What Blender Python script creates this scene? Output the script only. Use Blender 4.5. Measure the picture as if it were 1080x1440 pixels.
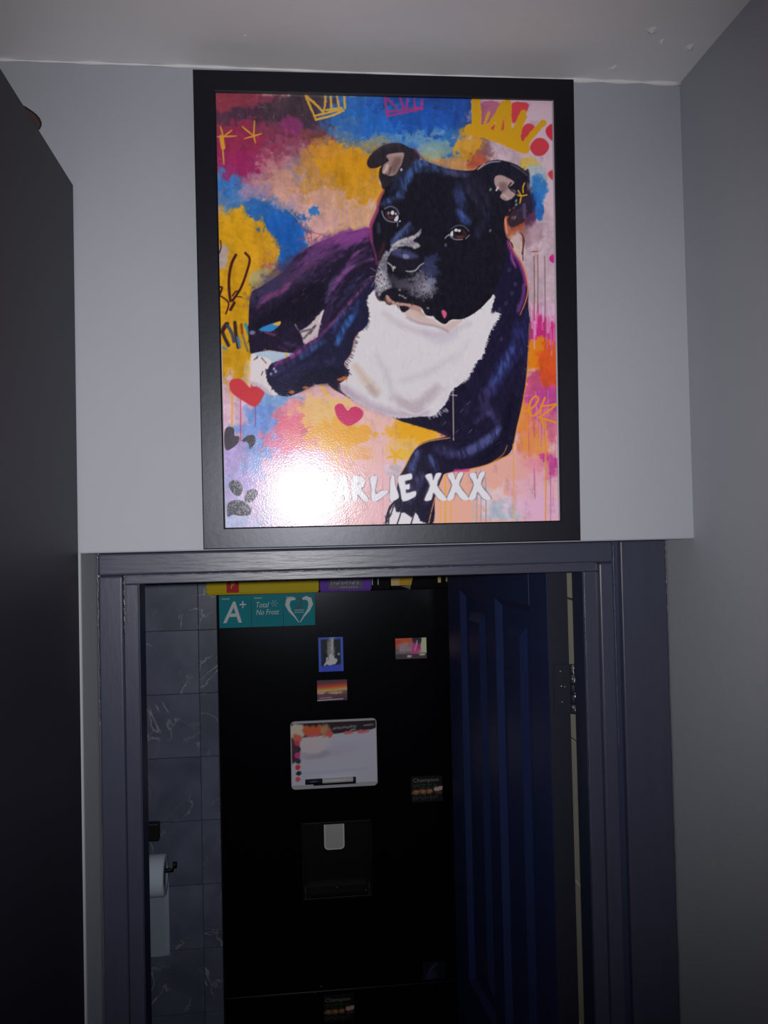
import bpy, bmesh, math, random
import numpy as np
from mathutils import Vector, Matrix

for o in list(bpy.data.objects):
    bpy.data.objects.remove(o)
scene = bpy.context.scene
COL = scene.collection
rnd = random.Random(7)

# ------------------------------------------------------------------ camera
CAMZ = 2.06
FPX = 1210.0
YAW, PITCH, ROLL = math.radians(6.195), math.radians(1.387), math.radians(-1.2956)
fw = Vector((math.sin(YAW)*math.cos(PITCH), math.cos(YAW)*math.cos(PITCH), math.sin(PITCH)))
rt0 = Vector((math.cos(YAW), -math.sin(YAW), 0))
up0 = rt0.cross(fw)
rt = rt0*math.cos(ROLL) + up0*math.sin(ROLL)
up = -rt0*math.sin(ROLL) + up0*math.cos(ROLL)
CAMP = Vector((0, 0, CAMZ))
camd = bpy.data.cameras.new('camera')
camd.sensor_fit = 'VERTICAL'
camd.sensor_height = 36.0
camd.sensor_width = 27.0
camd.lens = FPX/1440.0*36.0
camd.clip_start = 0.02
cam = bpy.data.objects.new('camera', camd)
COL.objects.link(cam)
cam.matrix_world = Matrix(((rt.x, up.x, -fw.x, CAMP.x), (rt.y, up.y, -fw.y, CAMP.y),
                           (rt.z, up.z, -fw.z, CAMP.z), (0, 0, 0, 1)))
scene.camera = cam

def ray(x, y):
    return rt*((x-540)/FPX) - up*((y-720)/FPX) + fw

def at(x, y, Y):
    """photo pixel -> point on the plane at depth Y (metres from the camera)"""
    d = ray(x, y)
    return CAMP + d*(Y/d.y)

# ------------------------------------------------------------------ world, light, exposure
w = bpy.data.worlds.new('world')
scene.world = w
w.use_nodes = True
w.node_tree.nodes['Background'].inputs[0].default_value = (0.5, 0.55, 0.7, 1)
w.node_tree.nodes['Background'].inputs[1].default_value = 0.004

# the phone's flash: the only light of the photograph
fl = bpy.data.lights.new('phone_flash', 'SPOT')
fl.energy = 57.5
fl.color = (1.0, 0.985, 1.0)
fl.spot_size = math.radians(84)
fl.spot_blend = 1.0
fl.shadow_soft_size = 0.009
flash = bpy.data.objects.new('phone_flash', fl)
COL.objects.link(flash)
flash.location = CAMP + Vector((0.006, 0.0, 0.012))
aim = ray(462, 700)
flash.rotation_euler = Vector(aim).to_track_quat('-Z', 'Y').to_euler()

# weak light the flash spills outside its beam
fs = bpy.data.lights.new('phone_flash_spill', 'POINT')
fs.energy = 3.2
fs.color = fl.color
fs.shadow_soft_size = 0.009
spill = bpy.data.objects.new('phone_flash_spill', fs)
COL.objects.link(spill)
spill.location = flash.location

scene.view_settings.view_transform = 'Standard'
scene.view_settings.look = 'None'
scene.view_settings.exposure = 0.0
scene.view_settings.gamma = 1.0
scene.view_settings.use_curve_mapping = False

# ------------------------------------------------------------------ materials
def lin(c):
    c = np.asarray(c, float)/255.0
    return np.where(c <= 0.04045, c/12.92, ((c+0.055)/1.055)**2.4)

MATS = {}
def mat(name, col, rough=0.5, spec=0.5, bump=0.0, bscale=40.0, vary=0.0, vscale=6.0, metal=0.0, stretch=(1, 1, 1), coat=0.0, tint=(1.0, 1.0, 1.0)):
    if name in MATS:
        return MATS[name]
    m = bpy.data.materials.new(name)
    m.use_nodes = True
    nt = m.node_tree
    b = nt.nodes['Principled BSDF']
    b.inputs['Base Color'].default_value = (col[0], col[1], col[2], 1)
    b.inputs['Roughness'].default_value = rough
    b.inputs['Specular IOR Level'].default_value = spec
    b.inputs['Metallic'].default_value = metal
    b.inputs['Coat Weight'].default_value = coat
    b.inputs['Coat Roughness'].default_value = 0.15
    b.inputs['Specular Tint'].default_value = tint+(1,)
    tc = nt.nodes.new('ShaderNodeTexCoord')
    mp = nt.nodes.new('ShaderNodeMapping')
    mp.inputs['Scale'].default_value = stretch
    nt.links.new(tc.outputs['Object'], mp.inputs['Vector'])
    if vary > 0:
        n = nt.nodes.new('ShaderNodeTexNoise')
        n.inputs['Scale'].default_value = vscale
        n.inputs['Detail'].default_value = 5
        nt.links.new(mp.outputs[0], n.inputs['Vector'])
        r = nt.nodes.new('ShaderNodeValToRGB')
        r.color_ramp.elements[0].position = 0.3
        r.color_ramp.elements[1].position = 0.7
        r.color_ramp.elements[0].color = tuple(c*(1-vary) for c in col) + (1,)
        r.color_ramp.elements[1].color = tuple(min(1, c*(1+vary)) for c in col) + (1,)
        nt.links.new(n.outputs['Fac'], r.inputs[0])
        nt.links.new(r.outputs[0], b.inputs['Base Color'])
    if bump > 0:
        n = nt.nodes.new('ShaderNodeTexNoise')
        n.inputs['Scale'].default_value = bscale
        n.inputs['Detail'].default_value = 4
        nt.links.new(mp.outputs[0], n.inputs['Vector'])
        bp = nt.nodes.new('ShaderNodeBump')
        bp.inputs['Strength'].default_value = bump
        bp.inputs['Distance'].default_value = 0.004
        nt.links.new(n.outputs['Fac'], bp.inputs['Height'])
        nt.links.new(bp.outputs[0], b.inputs['Normal'])
    MATS[name] = m
    return m

def painted_mat(name, rough=0.3, spec=0.5, bump=0.0, bscale=600.0):
    m = bpy.data.materials.new(name)
    m.use_nodes = True
    nt = m.node_tree
    b = nt.nodes['Principled BSDF']
    a = nt.nodes.new('ShaderNodeAttribute')
    a.attribute_name = 'print_colour'
    nt.links.new(a.outputs['Color'], b.inputs['Base Color'])
    b.inputs['Roughness'].default_value = rough
    b.inputs['Specular IOR Level'].default_value = spec
    if bump > 0:
        tc = nt.nodes.new('ShaderNodeTexCoord')
        n = nt.nodes.new('ShaderNodeTexNoise')
        n.inputs['Scale'].default_value = bscale
        n.inputs['Detail'].default_value = 2
        nt.links.new(tc.outputs['Object'], n.inputs['Vector'])
        bp = nt.nodes.new('ShaderNodeBump')
        bp.inputs['Strength'].default_value = bump
        bp.inputs['Distance'].default_value = 0.00012
        nt.links.new(n.outputs['Fac'], bp.inputs['Height'])
        nt.links.new(bp.outputs[0], b.inputs['Normal'])
    return m

M_wall = mat('grey_wall_paint', (0.395, 0.41, 0.455), 0.75, 0.3, 0.10, 60, 0.03, 3)
M_ceil = mat('ceiling_plaster', (0.82, 0.80, 0.815), 0.85, 0.2, 0.30, 14, 0.03, 4)
M_trim = mat('slate_gloss_paint', (0.044, 0.048, 0.080), 0.36, 0.5, 0.06, 30, 0.05, 10, stretch=(6, 6, 1))
M_trimh = mat('slate_gloss_paint_brushed_across', (0.046, 0.050, 0.082), 0.36, 0.5, 0.15, 30, 0.05, 10, stretch=(0.6, 6, 6))
M_navy = mat('navy_door_paint', (0.020, 0.032, 0.108), 0.45, 0.4, 0.06, 30, 0.05, 8, stretch=(4, 4, 1))
M_jamb = mat('navy_jamb_paint', (0.026, 0.034, 0.075), 0.45, 0.4, 0.06, 30)
M_edge = mat('dark_door_edge', (0.018, 0.018, 0.032), 0.55, 0.3, 0.06, 30)
M_fridge = mat('black_fridge_gloss', (0.0018, 0.0018, 0.0032), 0.20, 0.28, tint=(0.8, 0.85, 1.0))
M_cavity = mat('black_dispenser_plastic', (0.0022, 0.0022, 0.0026), 0.4, 0.3)
M_black = mat('black_plastic', (0.006, 0.006, 0.007), 0.45, 0.4)
M_frame = mat('black_picture_frame', (0.0026, 0.0024, 0.0060), 0.37, 0.48, 0.03, 90, tint=(0.86, 0.89, 1.0))
M_cab = mat('black_cabinet_board', (0.014, 0.014, 0.024), 0.5, 0.4, 0.03, 60)
M_floor = mat('dark_floor', (0.05, 0.045, 0.042), 0.5, 0.4, 0.05, 30, 0.2, 4)
M_grout = mat('dark_grout', (0.066, 0.074, 0.108), 0.9, 0.2)
M_creamgrout = mat('cream_wall_grout', (0.10, 0.09, 0.07), 0.9, 0.2)
M_cream = mat('cream_glazed_tile', (0.84, 0.80, 0.66), 0.4, 0.4, 0, 1, 0.05, 5)
M_white = mat('white_plastic', (0.62, 0.61, 0.60), 0.4, 0.4)
M_paper = mat('white_tissue', (0.70, 0.81, 0.96), 0.95, 0.1, 0.1, 200)
M_steel = mat('worn_steel', (0.42, 0.41, 0.38), 0.3, 0.5, 0.3, 300, 0.3, 200, metal=0.9)
M_brown = mat('brown_leather', (0.075, 0.040, 0.035), 0.6, 0.3, 0.2, 100)
M_ink = mat('pale_ink', (0.62, 0.66, 0.66), 0.5, 0.3)
M_caulk = mat('caulk_edge_highlight', (0.10, 0.10, 0.13), 0.3, 0.6, 0.4, 80)
M_card = mat('grey_cardboard', (0.20, 0.18, 0.16), 0.8, 0.2, 0.05, 80)

def marble_mat():
    m = bpy.data.materials.new('grey_marble_tile')
    m.use_nodes = True
    nt = m.node_tree
    b = nt.nodes['Principled BSDF']
    b.inputs['Roughness'].default_value = 0.34
    b.inputs['Specular IOR Level'].default_value = 0.4
    tc = nt.nodes.new('ShaderNodeTexCoord')
    oi = nt.nodes.new('ShaderNodeObjectInfo')
    ad = nt.nodes.new('ShaderNodeVectorMath')
    ad.operation = 'MULTIPLY_ADD'
    ad.inputs[1].default_value = (1, 1, 1)
    sc = nt.nodes.new('ShaderNodeVectorMath')
    sc.operation = 'SCALE'
    sc.inputs[0].default_value = (7.1, 3.3, 5.7)
    nt.links.new(oi.outputs['Random'], sc.inputs['Scale'])
    nt.links.new(tc.outputs['Object'], ad.inputs[0])
    nt.links.new(sc.outputs[0], ad.inputs[2])
    n1 = nt.nodes.new('ShaderNodeTexNoise')
    n1.inputs['Scale'].default_value = 7
    n1.inputs['Detail'].default_value = 6
    n1.inputs['Distortion'].default_value = 0.6
    nt.links.new(ad.outputs[0], n1.inputs['Vector'])
    r1 = nt.nodes.new('ShaderNodeValToRGB')
    r1.color_ramp.elements[0].position = 0.3
    r1.color_ramp.elements[1].position = 0.75
    r1.color_ramp.elements[0].color = (0.092, 0.108, 0.165, 1)
    r1.color_ramp.elements[1].color = (0.185, 0.210, 0.300, 1)
    nt.links.new(n1.outputs['Fac'], r1.inputs[0])
    n2 = nt.nodes.new('ShaderNodeTexNoise')
    n2.inputs['Scale'].default_value = 4.5
    n2.inputs['Detail'].default_value = 4
    n2.inputs['Distortion'].default_value = 2.2
    nt.links.new(ad.outputs[0], n2.inputs['Vector'])
    r2 = nt.nodes.new('ShaderNodeValToRGB')
    e = r2.color_ramp.elements
    e[0].position = 0.485
    e[0].color = (0, 0, 0, 1)
    e[1].position = 0.5
    e[1].color = (1, 1, 1, 1)
    x = e.new(0.515)
    x.color = (0, 0, 0, 1)
    nt.links.new(n2.outputs['Fac'], r2.inputs[0])
    n3 = nt.nodes.new('ShaderNodeTexNoise')
    n3.inputs['Scale'].default_value = 9
    nt.links.new(ad.outputs[0], n3.inputs['Vector'])
    r3 = nt.nodes.new('ShaderNodeValToRGB')
    r3.color_ramp.elements[0].position = 0.48
    r3.color_ramp.elements[1].position = 0.68
    nt.links.new(n3.outputs['Fac'], r3.inputs[0])
    mu = nt.nodes.new('ShaderNodeMath')
    mu.operation = 'MULTIPLY'
    nt.links.new(r2.outputs[0], mu.inputs[0])
    nt.links.new(r3.outputs[0], mu.inputs[1])
    mx = nt.nodes.new('ShaderNodeMix')
    mx.data_type = 'RGBA'
    nt.links.new(mu.outputs[0], mx.inputs['Factor'])
    nt.links.new(r1.outputs[0], mx.inputs['A'])
    mx.inputs['B'].default_value = (0.46, 0.49, 0.54, 1)
    nt.links.new(mx.outputs['Result'], b.inputs['Base Color'])
    return m
M_marble = marble_mat()

# ------------------------------------------------------------------ mesh helpers
def bx(bm, x0, x1, y0, y1, z0, z1, bev=0.0, seg=2):
    vs = [bm.verts.new((x, y, z)) for x in (x0, x1) for y in (y0, y1) for z in (z0, z1)]
    idx = [(0, 1, 3, 2), (4, 6, 7, 5), (0, 4, 5, 1), (2, 3, 7, 6), (0, 2, 6, 4), (1, 5, 7, 3)]
    fs = [bm.faces.new([vs[i] for i in q]) for q in idx]
    if bev > 0:
        es = list({e for f in fs for e in f.edges})
        bmesh.ops.bevel(bm, geom=es, offset=bev, segments=seg, affect='EDGES', profile=0.5)
    return bm

def tube(bm, pts, r, n=8, caps=True, radii=None):
    pts = [Vector(p) for p in pts]
    rings = []
    for i, p in enumerate(pts):
        t = (pts[min(i+1, len(pts)-1)] - pts[max(i-1, 0)])
        t.normalize()
        a = Vector((0, 0, 1)) if abs(t.z) < 0.9 else Vector((1, 0, 0))
        u = t.cross(a).normalized()
        v = t.cross(u).normalized()
        rr = radii[i] if radii else r
        rings.append([bm.verts.new(p + (u*math.cos(2*math.pi*k/n) + v*math.sin(2*math.pi*k/n))*rr) for k in range(n)])
    for a, b in zip(rings, rings[1:]):
        for k in range(n):
            bm.faces.new((a[k], a[(k+1) % n], b[(k+1) % n], b[k]))
    if caps:
        bm.faces.new(rings[0])
        bm.faces.new(rings[-1][::-1])
    return bm

def lathe_x(bm, prof, cx, cy, cz, n=40, closed=False):
    """profile of (x, radius) turned round an axis along x"""
    rings = []
    for x, r in prof:
        rings.append([bm.verts.new((cx+x, cy+r*math.cos(2*math.pi*k/n), cz+r*math.sin(2*math.pi*k/n))) for k in range(n)])
    m = len(rings)
    for i in range(m if closed else m-1):
        a, b = rings[i], rings[(i+1) % m]
        for k in range(n):
            bm.faces.new((a[k], a[(k+1) % n], b[(k+1) % n], b[k]))
    return bm

def prism(bm, outline, y0, y1):
    """outline of (x, z) pushed from y0 to y1"""
    a = [bm.verts.new((x, y0, z)) for x, z in outline]
    b = [bm.verts.new((x, y1, z)) for x, z in outline]
    n = len(a)
    bm.faces.new(a)
    bm.faces.new(b[::-1])
    for k in range(n):
        bm.faces.new((a[k], b[k], b[(k+1) % n], a[(k+1) % n]))
    return bm

def rrect(x0, x1, z0, z1, r, n=5, corners=(1, 1, 1, 1)):
    out = []
    for (cx, cz, a0, on) in ((x1-r, z1-r, 0, corners[0]), (x0+r, z1-r, 90, corners[1]), (x0+r, z0+r, 180, corners[2]), (x1-r, z0+r, 270, corners[3])):
        if on:
            for k in range(n+1):
                a = math.radians(a0+90*k/n)
                out.append((cx+r*math.cos(a), cz+r*math.sin(a)))
        else:
            a = math.radians(a0+45)
            out.append((cx+r*(1 if math.cos(a) > 0 else -1), cz+r*(1 if math.sin(a) > 0 else -1)))
    return out

def obj(name, bm, m, parent=None, smooth=False):
    bmesh.ops.recalc_face_normals(bm, faces=bm.faces[:])
    me = bpy.data.meshes.new(name)
    bm.to_mesh(me)
    bm.free()
    me.materials.append(m)
    if smooth:
        for p in me.polygons:
            p.use_smooth = True
    o = bpy.data.objects.new(name, me)
    COL.objects.link(o)
    if parent is not None:
        o.parent = parent
        o.matrix_parent_inverse = parent.matrix_basis.inverted()
    return o

def nb():
    return bmesh.new()

def box(name, m, parent, x0, x1, y0, y1, z0, z1, bev=0.0, seg=2):
    return obj(name, bx(nb(), x0, x1, y0, y1, z0, z1, bev, seg), m, parent)

def tag(o, label=None, cat=None, group=None, kind=None):
    if label:
        o['label'] = label
    if cat:
        o['category'] = cat
    if group:
        o['group'] = group
    if kind:
        o['kind'] = kind
    return o

def empty(name, loc):
    o = bpy.data.objects.new(name, None)
    COL.objects.link(o)
    o.location = loc
    o.empty_display_size = 0.05
    return o

def text_mesh(name, s, m, parent, x, y, z, size, width=None, shear=0.0, bold=0.0, spacing=1.0):
    """flat lettering facing -Y with its lower left corner at x, z"""
    cu = bpy.data.curves.new(name, 'FONT')
    cu.body = s
    cu.size = 1.0
    cu.shear = shear
    cu.offset = bold
    cu.space_character = spacing
    cu.resolution_u = 4
    t = bpy.data.objects.new(name + '_curve', cu)
    COL.objects.link(t)
    dg = bpy.context.evaluated_depsgraph_get()
    me = bpy.data.meshes.new_from_object(t.evaluated_get(dg))
    bpy.data.objects.remove(t)
    bpy.data.curves.remove(cu)
    co = np.empty(len(me.vertices)*3)
    me.vertices.foreach_get('co', co)
    co = co.reshape(-1, 3)
    mn, mxx = co.min(0), co.max(0)
    sz = size/(mxx[1]-mn[1])
    sx = width/(mxx[0]-mn[0]) if width else sz
    out = np.zeros_like(co)
    out[:, 0] = x + (co[:, 0]-mn[0])*sx
    out[:, 1] = y
    out[:, 2] = z + (co[:, 1]-mn[1])*sz
    me.vertices.foreach_set('co', out.ravel())
    me.materials.clear()
    me.materials.append(m)
    me.name = name
    o = bpy.data.objects.new(name, me)
    COL.objects.link(o)
    o.parent = parent
    o.matrix_parent_inverse = parent.matrix_basis.inverted()
    return o

# ------------------------------------------------------------------ structure
XR = 0.691                     # right wall
XL = -0.96
YB = 1.42                      # face of the wall over the door
YC = 1.53                      # face of the door casing
ZB = CAMZ - 0.0225             # lower edge of the wall over the door
ZC = CAMZ + 0.7735             # ceiling
XP = -0.335                    # edge of the pier left of the door
YK = 1.64                      # kitchen side of the partition
YBACK = -1.9

bm = nb()
bx(bm, XL-0.1, XR+0.1, YBACK, YK, -0.1, 0.0)
bx(bm, -1.5, 0.95, YK, 3.5, -0.1, 0.0)
tag(obj('floor', bm, M_floor), 'dark floor running through the doorway', 'floor', kind='structure')

# ceiling: gently uneven plaster
bm = nb()
nx, ny = 60, 90
g = [[None]*(ny+1) for _ in range(nx+1)]
for i in range(nx+1):
    for j in range(ny+1):
        x = XL-0.02 + (XR-XL+0.04)*i/nx
        y = YBACK + (YB+0.02-YBACK)*j/ny
        dz = 0.0012*math.sin(7*x+3*y) + 0.0010*math.sin(13*y-5*x+1) + rnd.uniform(-0.0002, 0.0002)
        g[i][j] = bm.verts.new((x, y, ZC+dz))
for i in range(nx):
    for j in range(ny):
        bm.faces.new((g[i][j], g[i][j+1], g[i+1][j+1], g[i+1][j]))
bx(bm, XL-0.1, XR+0.1, YBACK-0.1, YB+0.1, ZC+0.01, ZC+0.1)
ceil = tag(obj('ceiling', bm, M_ceil, smooth=True), 'off white plastered ceiling with small blemishes', 'ceiling', kind='structure')
# filler bead where the ceiling meets the wall
bm = nb()
pts, rad = [], []
for k in range(120):
    x = XL + (XR-XL)*k/119
    rr = 0.0022 + 0.0012*math.sin(k*0.9) * math.sin(k*0.37)
    if x > 0.48:
        rr += 0.0022*abs(math.sin(k*0.55))
    pts.append((x, YB-0.001, ZC-0.001))
    rad.append(rr)
tube(bm, pts, 0.003, 6, True, rad)
obj('filler_bead', bm, M_ceil, ceil, True)
# plaster chips on the ceiling by the corner
for (px, py, s) in ((917, 45, 0.007), (970, 68, 0.008), (863, 96, 0.007), (345, 49, 0.004), (930, 60, 0.004)):
    d = ray(px, py)
    p = CAMP + d*((ZC-CAMP.z)/d.z)
    bm = nb()
    n = 9
    c = bm.verts.new((p.x, p.y, ZC-0.0026))
    ring = [bm.verts.new((p.x+s*(1.3+rnd.uniform(-.4, .4))*math.cos(2*math.pi*k/n), p.y+s*1.6*(1+rnd.uniform(-.4, .4))*math.sin(2*math.pi*k/n), ZC+0.002)) for k in range(n)]
    for k in range(n):
        bm.faces.new((c, ring[k], ring[(k+1) % n]))
    obj('plaster_blemish', bm, M_ceil, ceil)

bm = nb()
bx(bm, XL-0.1, XR+0.03, YB, YC+0.012, ZB, ZC+0.05, 0.0035, 3)
wf = tag(obj('wall_front', bm, M_wall), 'pale grey painted wall over the doorway', 'wall', kind='structure')
bm = nb()
bx(bm, XL-0.1, XP, YB, YK, 0.0, ZB+0.004, 0.004, 3)
obj('pier', bm, M_wall, wf)
bm = nb()
bx(bm, XP-0.01, -0.30, YC+0.015, YK, 0.0, ZB)
bx(bm, 0.562, XR+0.1, YC+0.02, YK, 0.0, ZB)
bx(bm, XL-0.1, XR+0.1, YC+0.02, YK, ZB-0.02, ZC+0.05)
obj('partition', bm, M_wall, wf)
tag(box('wall_right', M_wall, None, XR, XR+0.1, YBACK, YK, 0.0, ZC+0.05), 'grey painted side wall meeting the door casing', 'wall', kind='structure')
tag(box('wall_left', M_wall, None, XL-0.1, XL, YBACK, YB, 0.0, ZC+0.05), 'grey painted side wall behind the black cabinet', 'wall', kind='structure')
tag(box('wall_back', M_wall, None, XL-0.1, XR+0.1, YBACK-0.1, YBACK, 0.0, ZC+0.05), 'grey painted wall closing the hallway', 'wall', kind='structure')

# room beyond the doorway
YT = 2.70
XK = 0.602
tag(box('wall_kitchen_back', M_black, None, -1.5, XK+0.2, 3.40, 3.50, 0.0, 2.6), 'dark wall behind the fridge', 'wall', kind='structure')
tag(box('wall_kitchen_left', M_wall, None, -1.5, -1.4, YK, 3.40, 0.0, 2.6), 'side wall of the room beyond the doorway', 'wall', kind='structure')
bm = nb()
bx(bm, -1.5, XL-0.1, YC, YK, 0, 2.6)
obj('partition', bm, M_wall, wf)
tag(box('ceiling_kitchen', M_wall, None, -1.5, XK+0.1, YK, 3.5, 2.6, 2.7), 'ceiling of the room beyond the doorway', 'ceiling', kind='structure')

wt = tag(box('wall_tiled', M_grout, None, -1.4, -0.232, YT+0.004, 3.40, 0.0, 2.6), 'wall of grey marble tiles with pale veins beside the fridge', 'wall', kind='structure')
TS_X, TS_Z = 0.205, 0.1935
jx = at(279, 886, YT).x
jz = at(279, 886, YT).z
tile_mesh = {}
def tile(parent, m, x0, x1, z0, z1, y):
    key = (round(x1-x0, 4), round(z1-z0, 4))
    if key not in tile_mesh:
        b = nb()
        bx(b, -(x1-x0)/2, (x1-x0)/2, 0, 0.008, -(z1-z0)/2, (z1-z0)/2, 0.0012, 1)
        bmesh.ops.recalc_face_normals(b, faces=b.faces[:])
        me = bpy.data.meshes.new('tile')
        b.to_mesh(me)
        b.free()
        me.materials.append(m)
        tile_mesh[key] = me
    o = bpy.data.objects.new('tile', tile_mesh[key])
    COL.objects.link(o)
    o.location = ((x0+x1)/2, y, (z0+z1)/2)
    o.parent = parent
    return o
gx = 0.0007
for i in range(-4, 2):
    x0, x1 = jx+(i-1)*TS_X+gx, jx+i*TS_X-gx
    x1 = min(x1, -0.233)
    if x1-x0 < 0.01:
        continue
    for k in range(-7, 3):
        z0, z1 = jz+k*TS_Z+gx, jz+(k+1)*TS_Z-gx
        tile(wt, M_marble, x0, x1, z0, z1, YT)

# cream tiled wall seen through the gap at the hinges
wk = tag(box('wall_kitchen_right', M_creamgrout, None, XK, XK+0.1, YK, 3.40, 0.0, 2.6), 'cream tiled wall seen through the hinge gap of the open door', 'wall', kind='structure')
YG = XK/ (at(803, 842, 1.0).x)     # depth at which the gap's sight line meets that wall
ctz = (at(803, 842, YG).z - at(810, 1040, YG).z)
cz0 = at(803, 842, YG).z
bmt = nb()
bx(bmt, 0, 0.008, -0.1485, 0.1485, -ctz/2+0.0022, ctz/2-0.0022, 0.001, 1)
bmesh.ops.recalc_face_normals(bmt, faces=bmt.faces[:])
cme = bpy.data.meshes.new('tile')
bmt.to_mesh(cme)
bmt.free()
cme.materials.append(M_cream)
for k in range(-5, 2):
    zc = cz0+(k+0.5)*ctz
    if zc-ctz/2 < 0 or zc+ctz/2 > 2.6:
        continue
    for j in range(5):
        o = bpy.data.objects.new('tile', cme)
        COL.objects.link(o)
        o.location = (XK-0.004, YK+0.16+j*0.30, zc)
        o.parent = wk

# ------------------------------------------------------------------ door casing
XJ0, XJ1 = -0.266, 0.533        # opening
ZH = CAMZ - 0.0795              # underside of the head
tr = empty('trim_1', (0.13, YC, 0.0))
tag(tr, 'slate grey gloss painted door casing around the doorway', 'door frame', kind='structure')
ZJ = CAMZ - 0.0665              # step between jamb and architrave in the head
XA0, XA1 = -0.287, 0.555
def jamb_box(name, x0, x1, z0, z1, y0, y1, m):
    return box(name, m, tr, x0, x1, y0, y1, z0, z1, 0.0016, 2)
jamb_box('jamb', XA0-0.004, XJ0, 0, ZH, YC+0.006, 1.598, M_trim)
jamb_box('jamb', XJ1, XA1+0.006, 0, ZH, YC+0.006, 1.598, M_trim)
# navy inner faces of the jambs
box('jamb_face', M_jamb, tr, XJ0-0.001, XJ0+0.0012, YC+0.010, 1.598, 0, ZH)
box('jamb_face', M_jamb, tr, XJ1-0.0012, XJ1+0.001, YC+0.010, 1.598, 0, ZH)
jamb_box('head', XA0-0.004, XA1+0.006, ZH, ZJ+0.006, YC+0.006, 1.598, M_trimh)
# architraves standing proud with a rounded edge
def arch_v(x0, x1):
    b = nb()
    bx(b, x0, x1, YC-0.006, YC+0.03, 0, ZJ+0.003, 0.004, 3)
    return obj('architrave', b, M_trim, tr)
arch_v(-0.3315, XA0-0.003)
arch_v(XA1+0.003, 0.586)
box('architrave', M_trimh, tr, -0.3315, 0.586, YC-0.006, YC+0.03, ZJ+0.003, ZB-0.002, 0.004, 3)
# the wide flat filler board between casing and side wall, behind a groove
box('filler_board', M_trim, tr, 0.600, XR-0.003, YC-0.004, YC+0.03, 0, ZB-0.002, 0.003, 3)
box('groove_back', M_jamb, tr, 0.584, 0.602, YC+0.010, YC+0.03, 0, ZB-0.002)  # darker than the casing: the recess's shade put into the colour
# over-painted caulk along the edges, paler to put in their thin highlight lines
def bead(x, z0, z1, y, r, amp):
    pts, rad = [], []
    n = 60
    for k in range(n):
        z = z0+(z1-z0)*k/(n-1)
        pts.append((x+amp*math.sin(k*0.7)+rnd.uniform(-amp, amp)*0.5, y, z))
        rad.append(r*(0.45+rnd.random()*0.9))
    b = tube(nb(), pts, r, 6, True, rad)
    return obj('caulk_highlight_bead', b, M_caulk, tr, True)
bead(-0.3315, CAMZ-0.30, ZB-0.003, YC-0.005, 0.0012, 0.0005)
bead(-0.3313, 0.6, CAMZ-0.30, YC-0.004, 0.0009, 0.0004)
bead(XR-0.0035, CAMZ-0.13, ZB-0.003, YC-0.004, 0.0013, 0.0005)
bead(XR-0.003, 0.6, CAMZ-0.13, YC-0.003, 0.0008, 0.0003)
bead(XA0-0.001, CAMZ-0.165, ZJ+0.003, YC-0.001, 0.0015, 0.0006)
bead(0.5862, CAMZ-0.4, ZB-0.003, YC-0.005, 0.0007, 0.0002)
bead(XJ1+0.0005, CAMZ-0.6, ZH, YC+0.006, 0.0007, 0.0003)
pts = [(XA0+(XA1-XA0)*k/139, YC-0.001, ZJ+0.0025+0.0006*math.sin(k*0.8)) for k in range(140)]
rad = [0.0007+0.0011*rnd.random()*(1.0 if 35 < k < 62 else 0.5) for k in range(140)]
obj('caulk_highlight_bead', tube(nb(), pts, 0.001, 6, True, rad), M_caulk, tr, True)

# ------------------------------------------------------------------ open door
DT = 0.0425
DW = 0.765
hin = Vector((0.5405, 1.655, 0.0))         # hinge corner of the door
ang = math.atan2(0.059, 0.76)             # a little more than square to the frame
dr = empty('door_1', hin)
dr.rotation_euler = (0, 0, ang)
tag(dr, 'navy panelled door standing open beside the fridge', 'door', kind='structure')
Z0d, Z1d = 0.008, CAMZ-0.0745
# local frame: x = -thickness (visible face at x = -DT), y = along the leaf, z up
def dpart(name, x0, x1, y0, y1, z0, z1, m, bev=0.0015):
    o = obj(name, bx(nb(), x0, x1, y0, y1, z0, z1, bev, 2), m)
    o.parent = dr
    return o
P_S = ((0.105, 0.335), (0.405, 0.640))
P_Z = ((0.86, CAMZ-0.158), (0.20, 0.70))
dpart('stile', -DT, 0, 0.002, P_S[0][0], Z0d, Z1d, M_navy)
dpart('stile', -DT, 0, P_S[1][1], DW, Z0d, Z1d, M_navy)
dpart('mullion', -DT, 0, P_S[0][1], P_S[1][0], P_Z[0][0], P_Z[0][1], M_navy, 0.0005)
dpart('mullion', -DT, 0, P_S[0][1], P_S[1][0], P_Z[1][0], P_Z[1][1], M_navy, 0.0005)
dpart('rail', -DT, 0, P_S[0][0], P_S[1][1], P_Z[0][1], Z1d, M_navy, 0.0005)
dpart('rail', -DT, 0, P_S[0][0], P_S[1][1], P_Z[1][1], P_Z[0][0], M_navy, 0.0005)
dpart('rail', -DT, 0, P_S[0][0], P_S[1][1], Z0d, P_Z[1][0], M_navy, 0.0005)
dpart('door_edge', -DT+0.0005, -0.0005, 0.0, 0.002, Z0d, Z1d, M_edge, 0.0)
for (s0, s1) in P_S:
    for (z0, z1) in P_Z:
        b = nb()
        # sloped moulding down to the recess, flat ground, sloped up to the raised field; both faces
        for side in (-1, 1):
            def ringat(ins, dep):
                x = (-DT+dep) if side < 0 else -dep
                return [b.verts.new((x, s, z)) for s, z in ((s0+ins, z0+ins), (s1-ins, z0+ins), (s1-ins, z1-ins), (s0+ins, z1-ins))]
            rs = [ringat(0, 0.0), ringat(0.016, 0.013), ringat(0.050, 0.013), ringat(0.074, 0.003)]
            for a, c in zip(rs, rs[1:]):
                for k in range(4):
                    b.faces.new((a[k], a[(k+1) % 4], c[(k+1) % 4], c[k]))
            b.faces.new(rs[-1])
        o = obj('panel', b, M_navy)
        o.parent = dr
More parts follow.
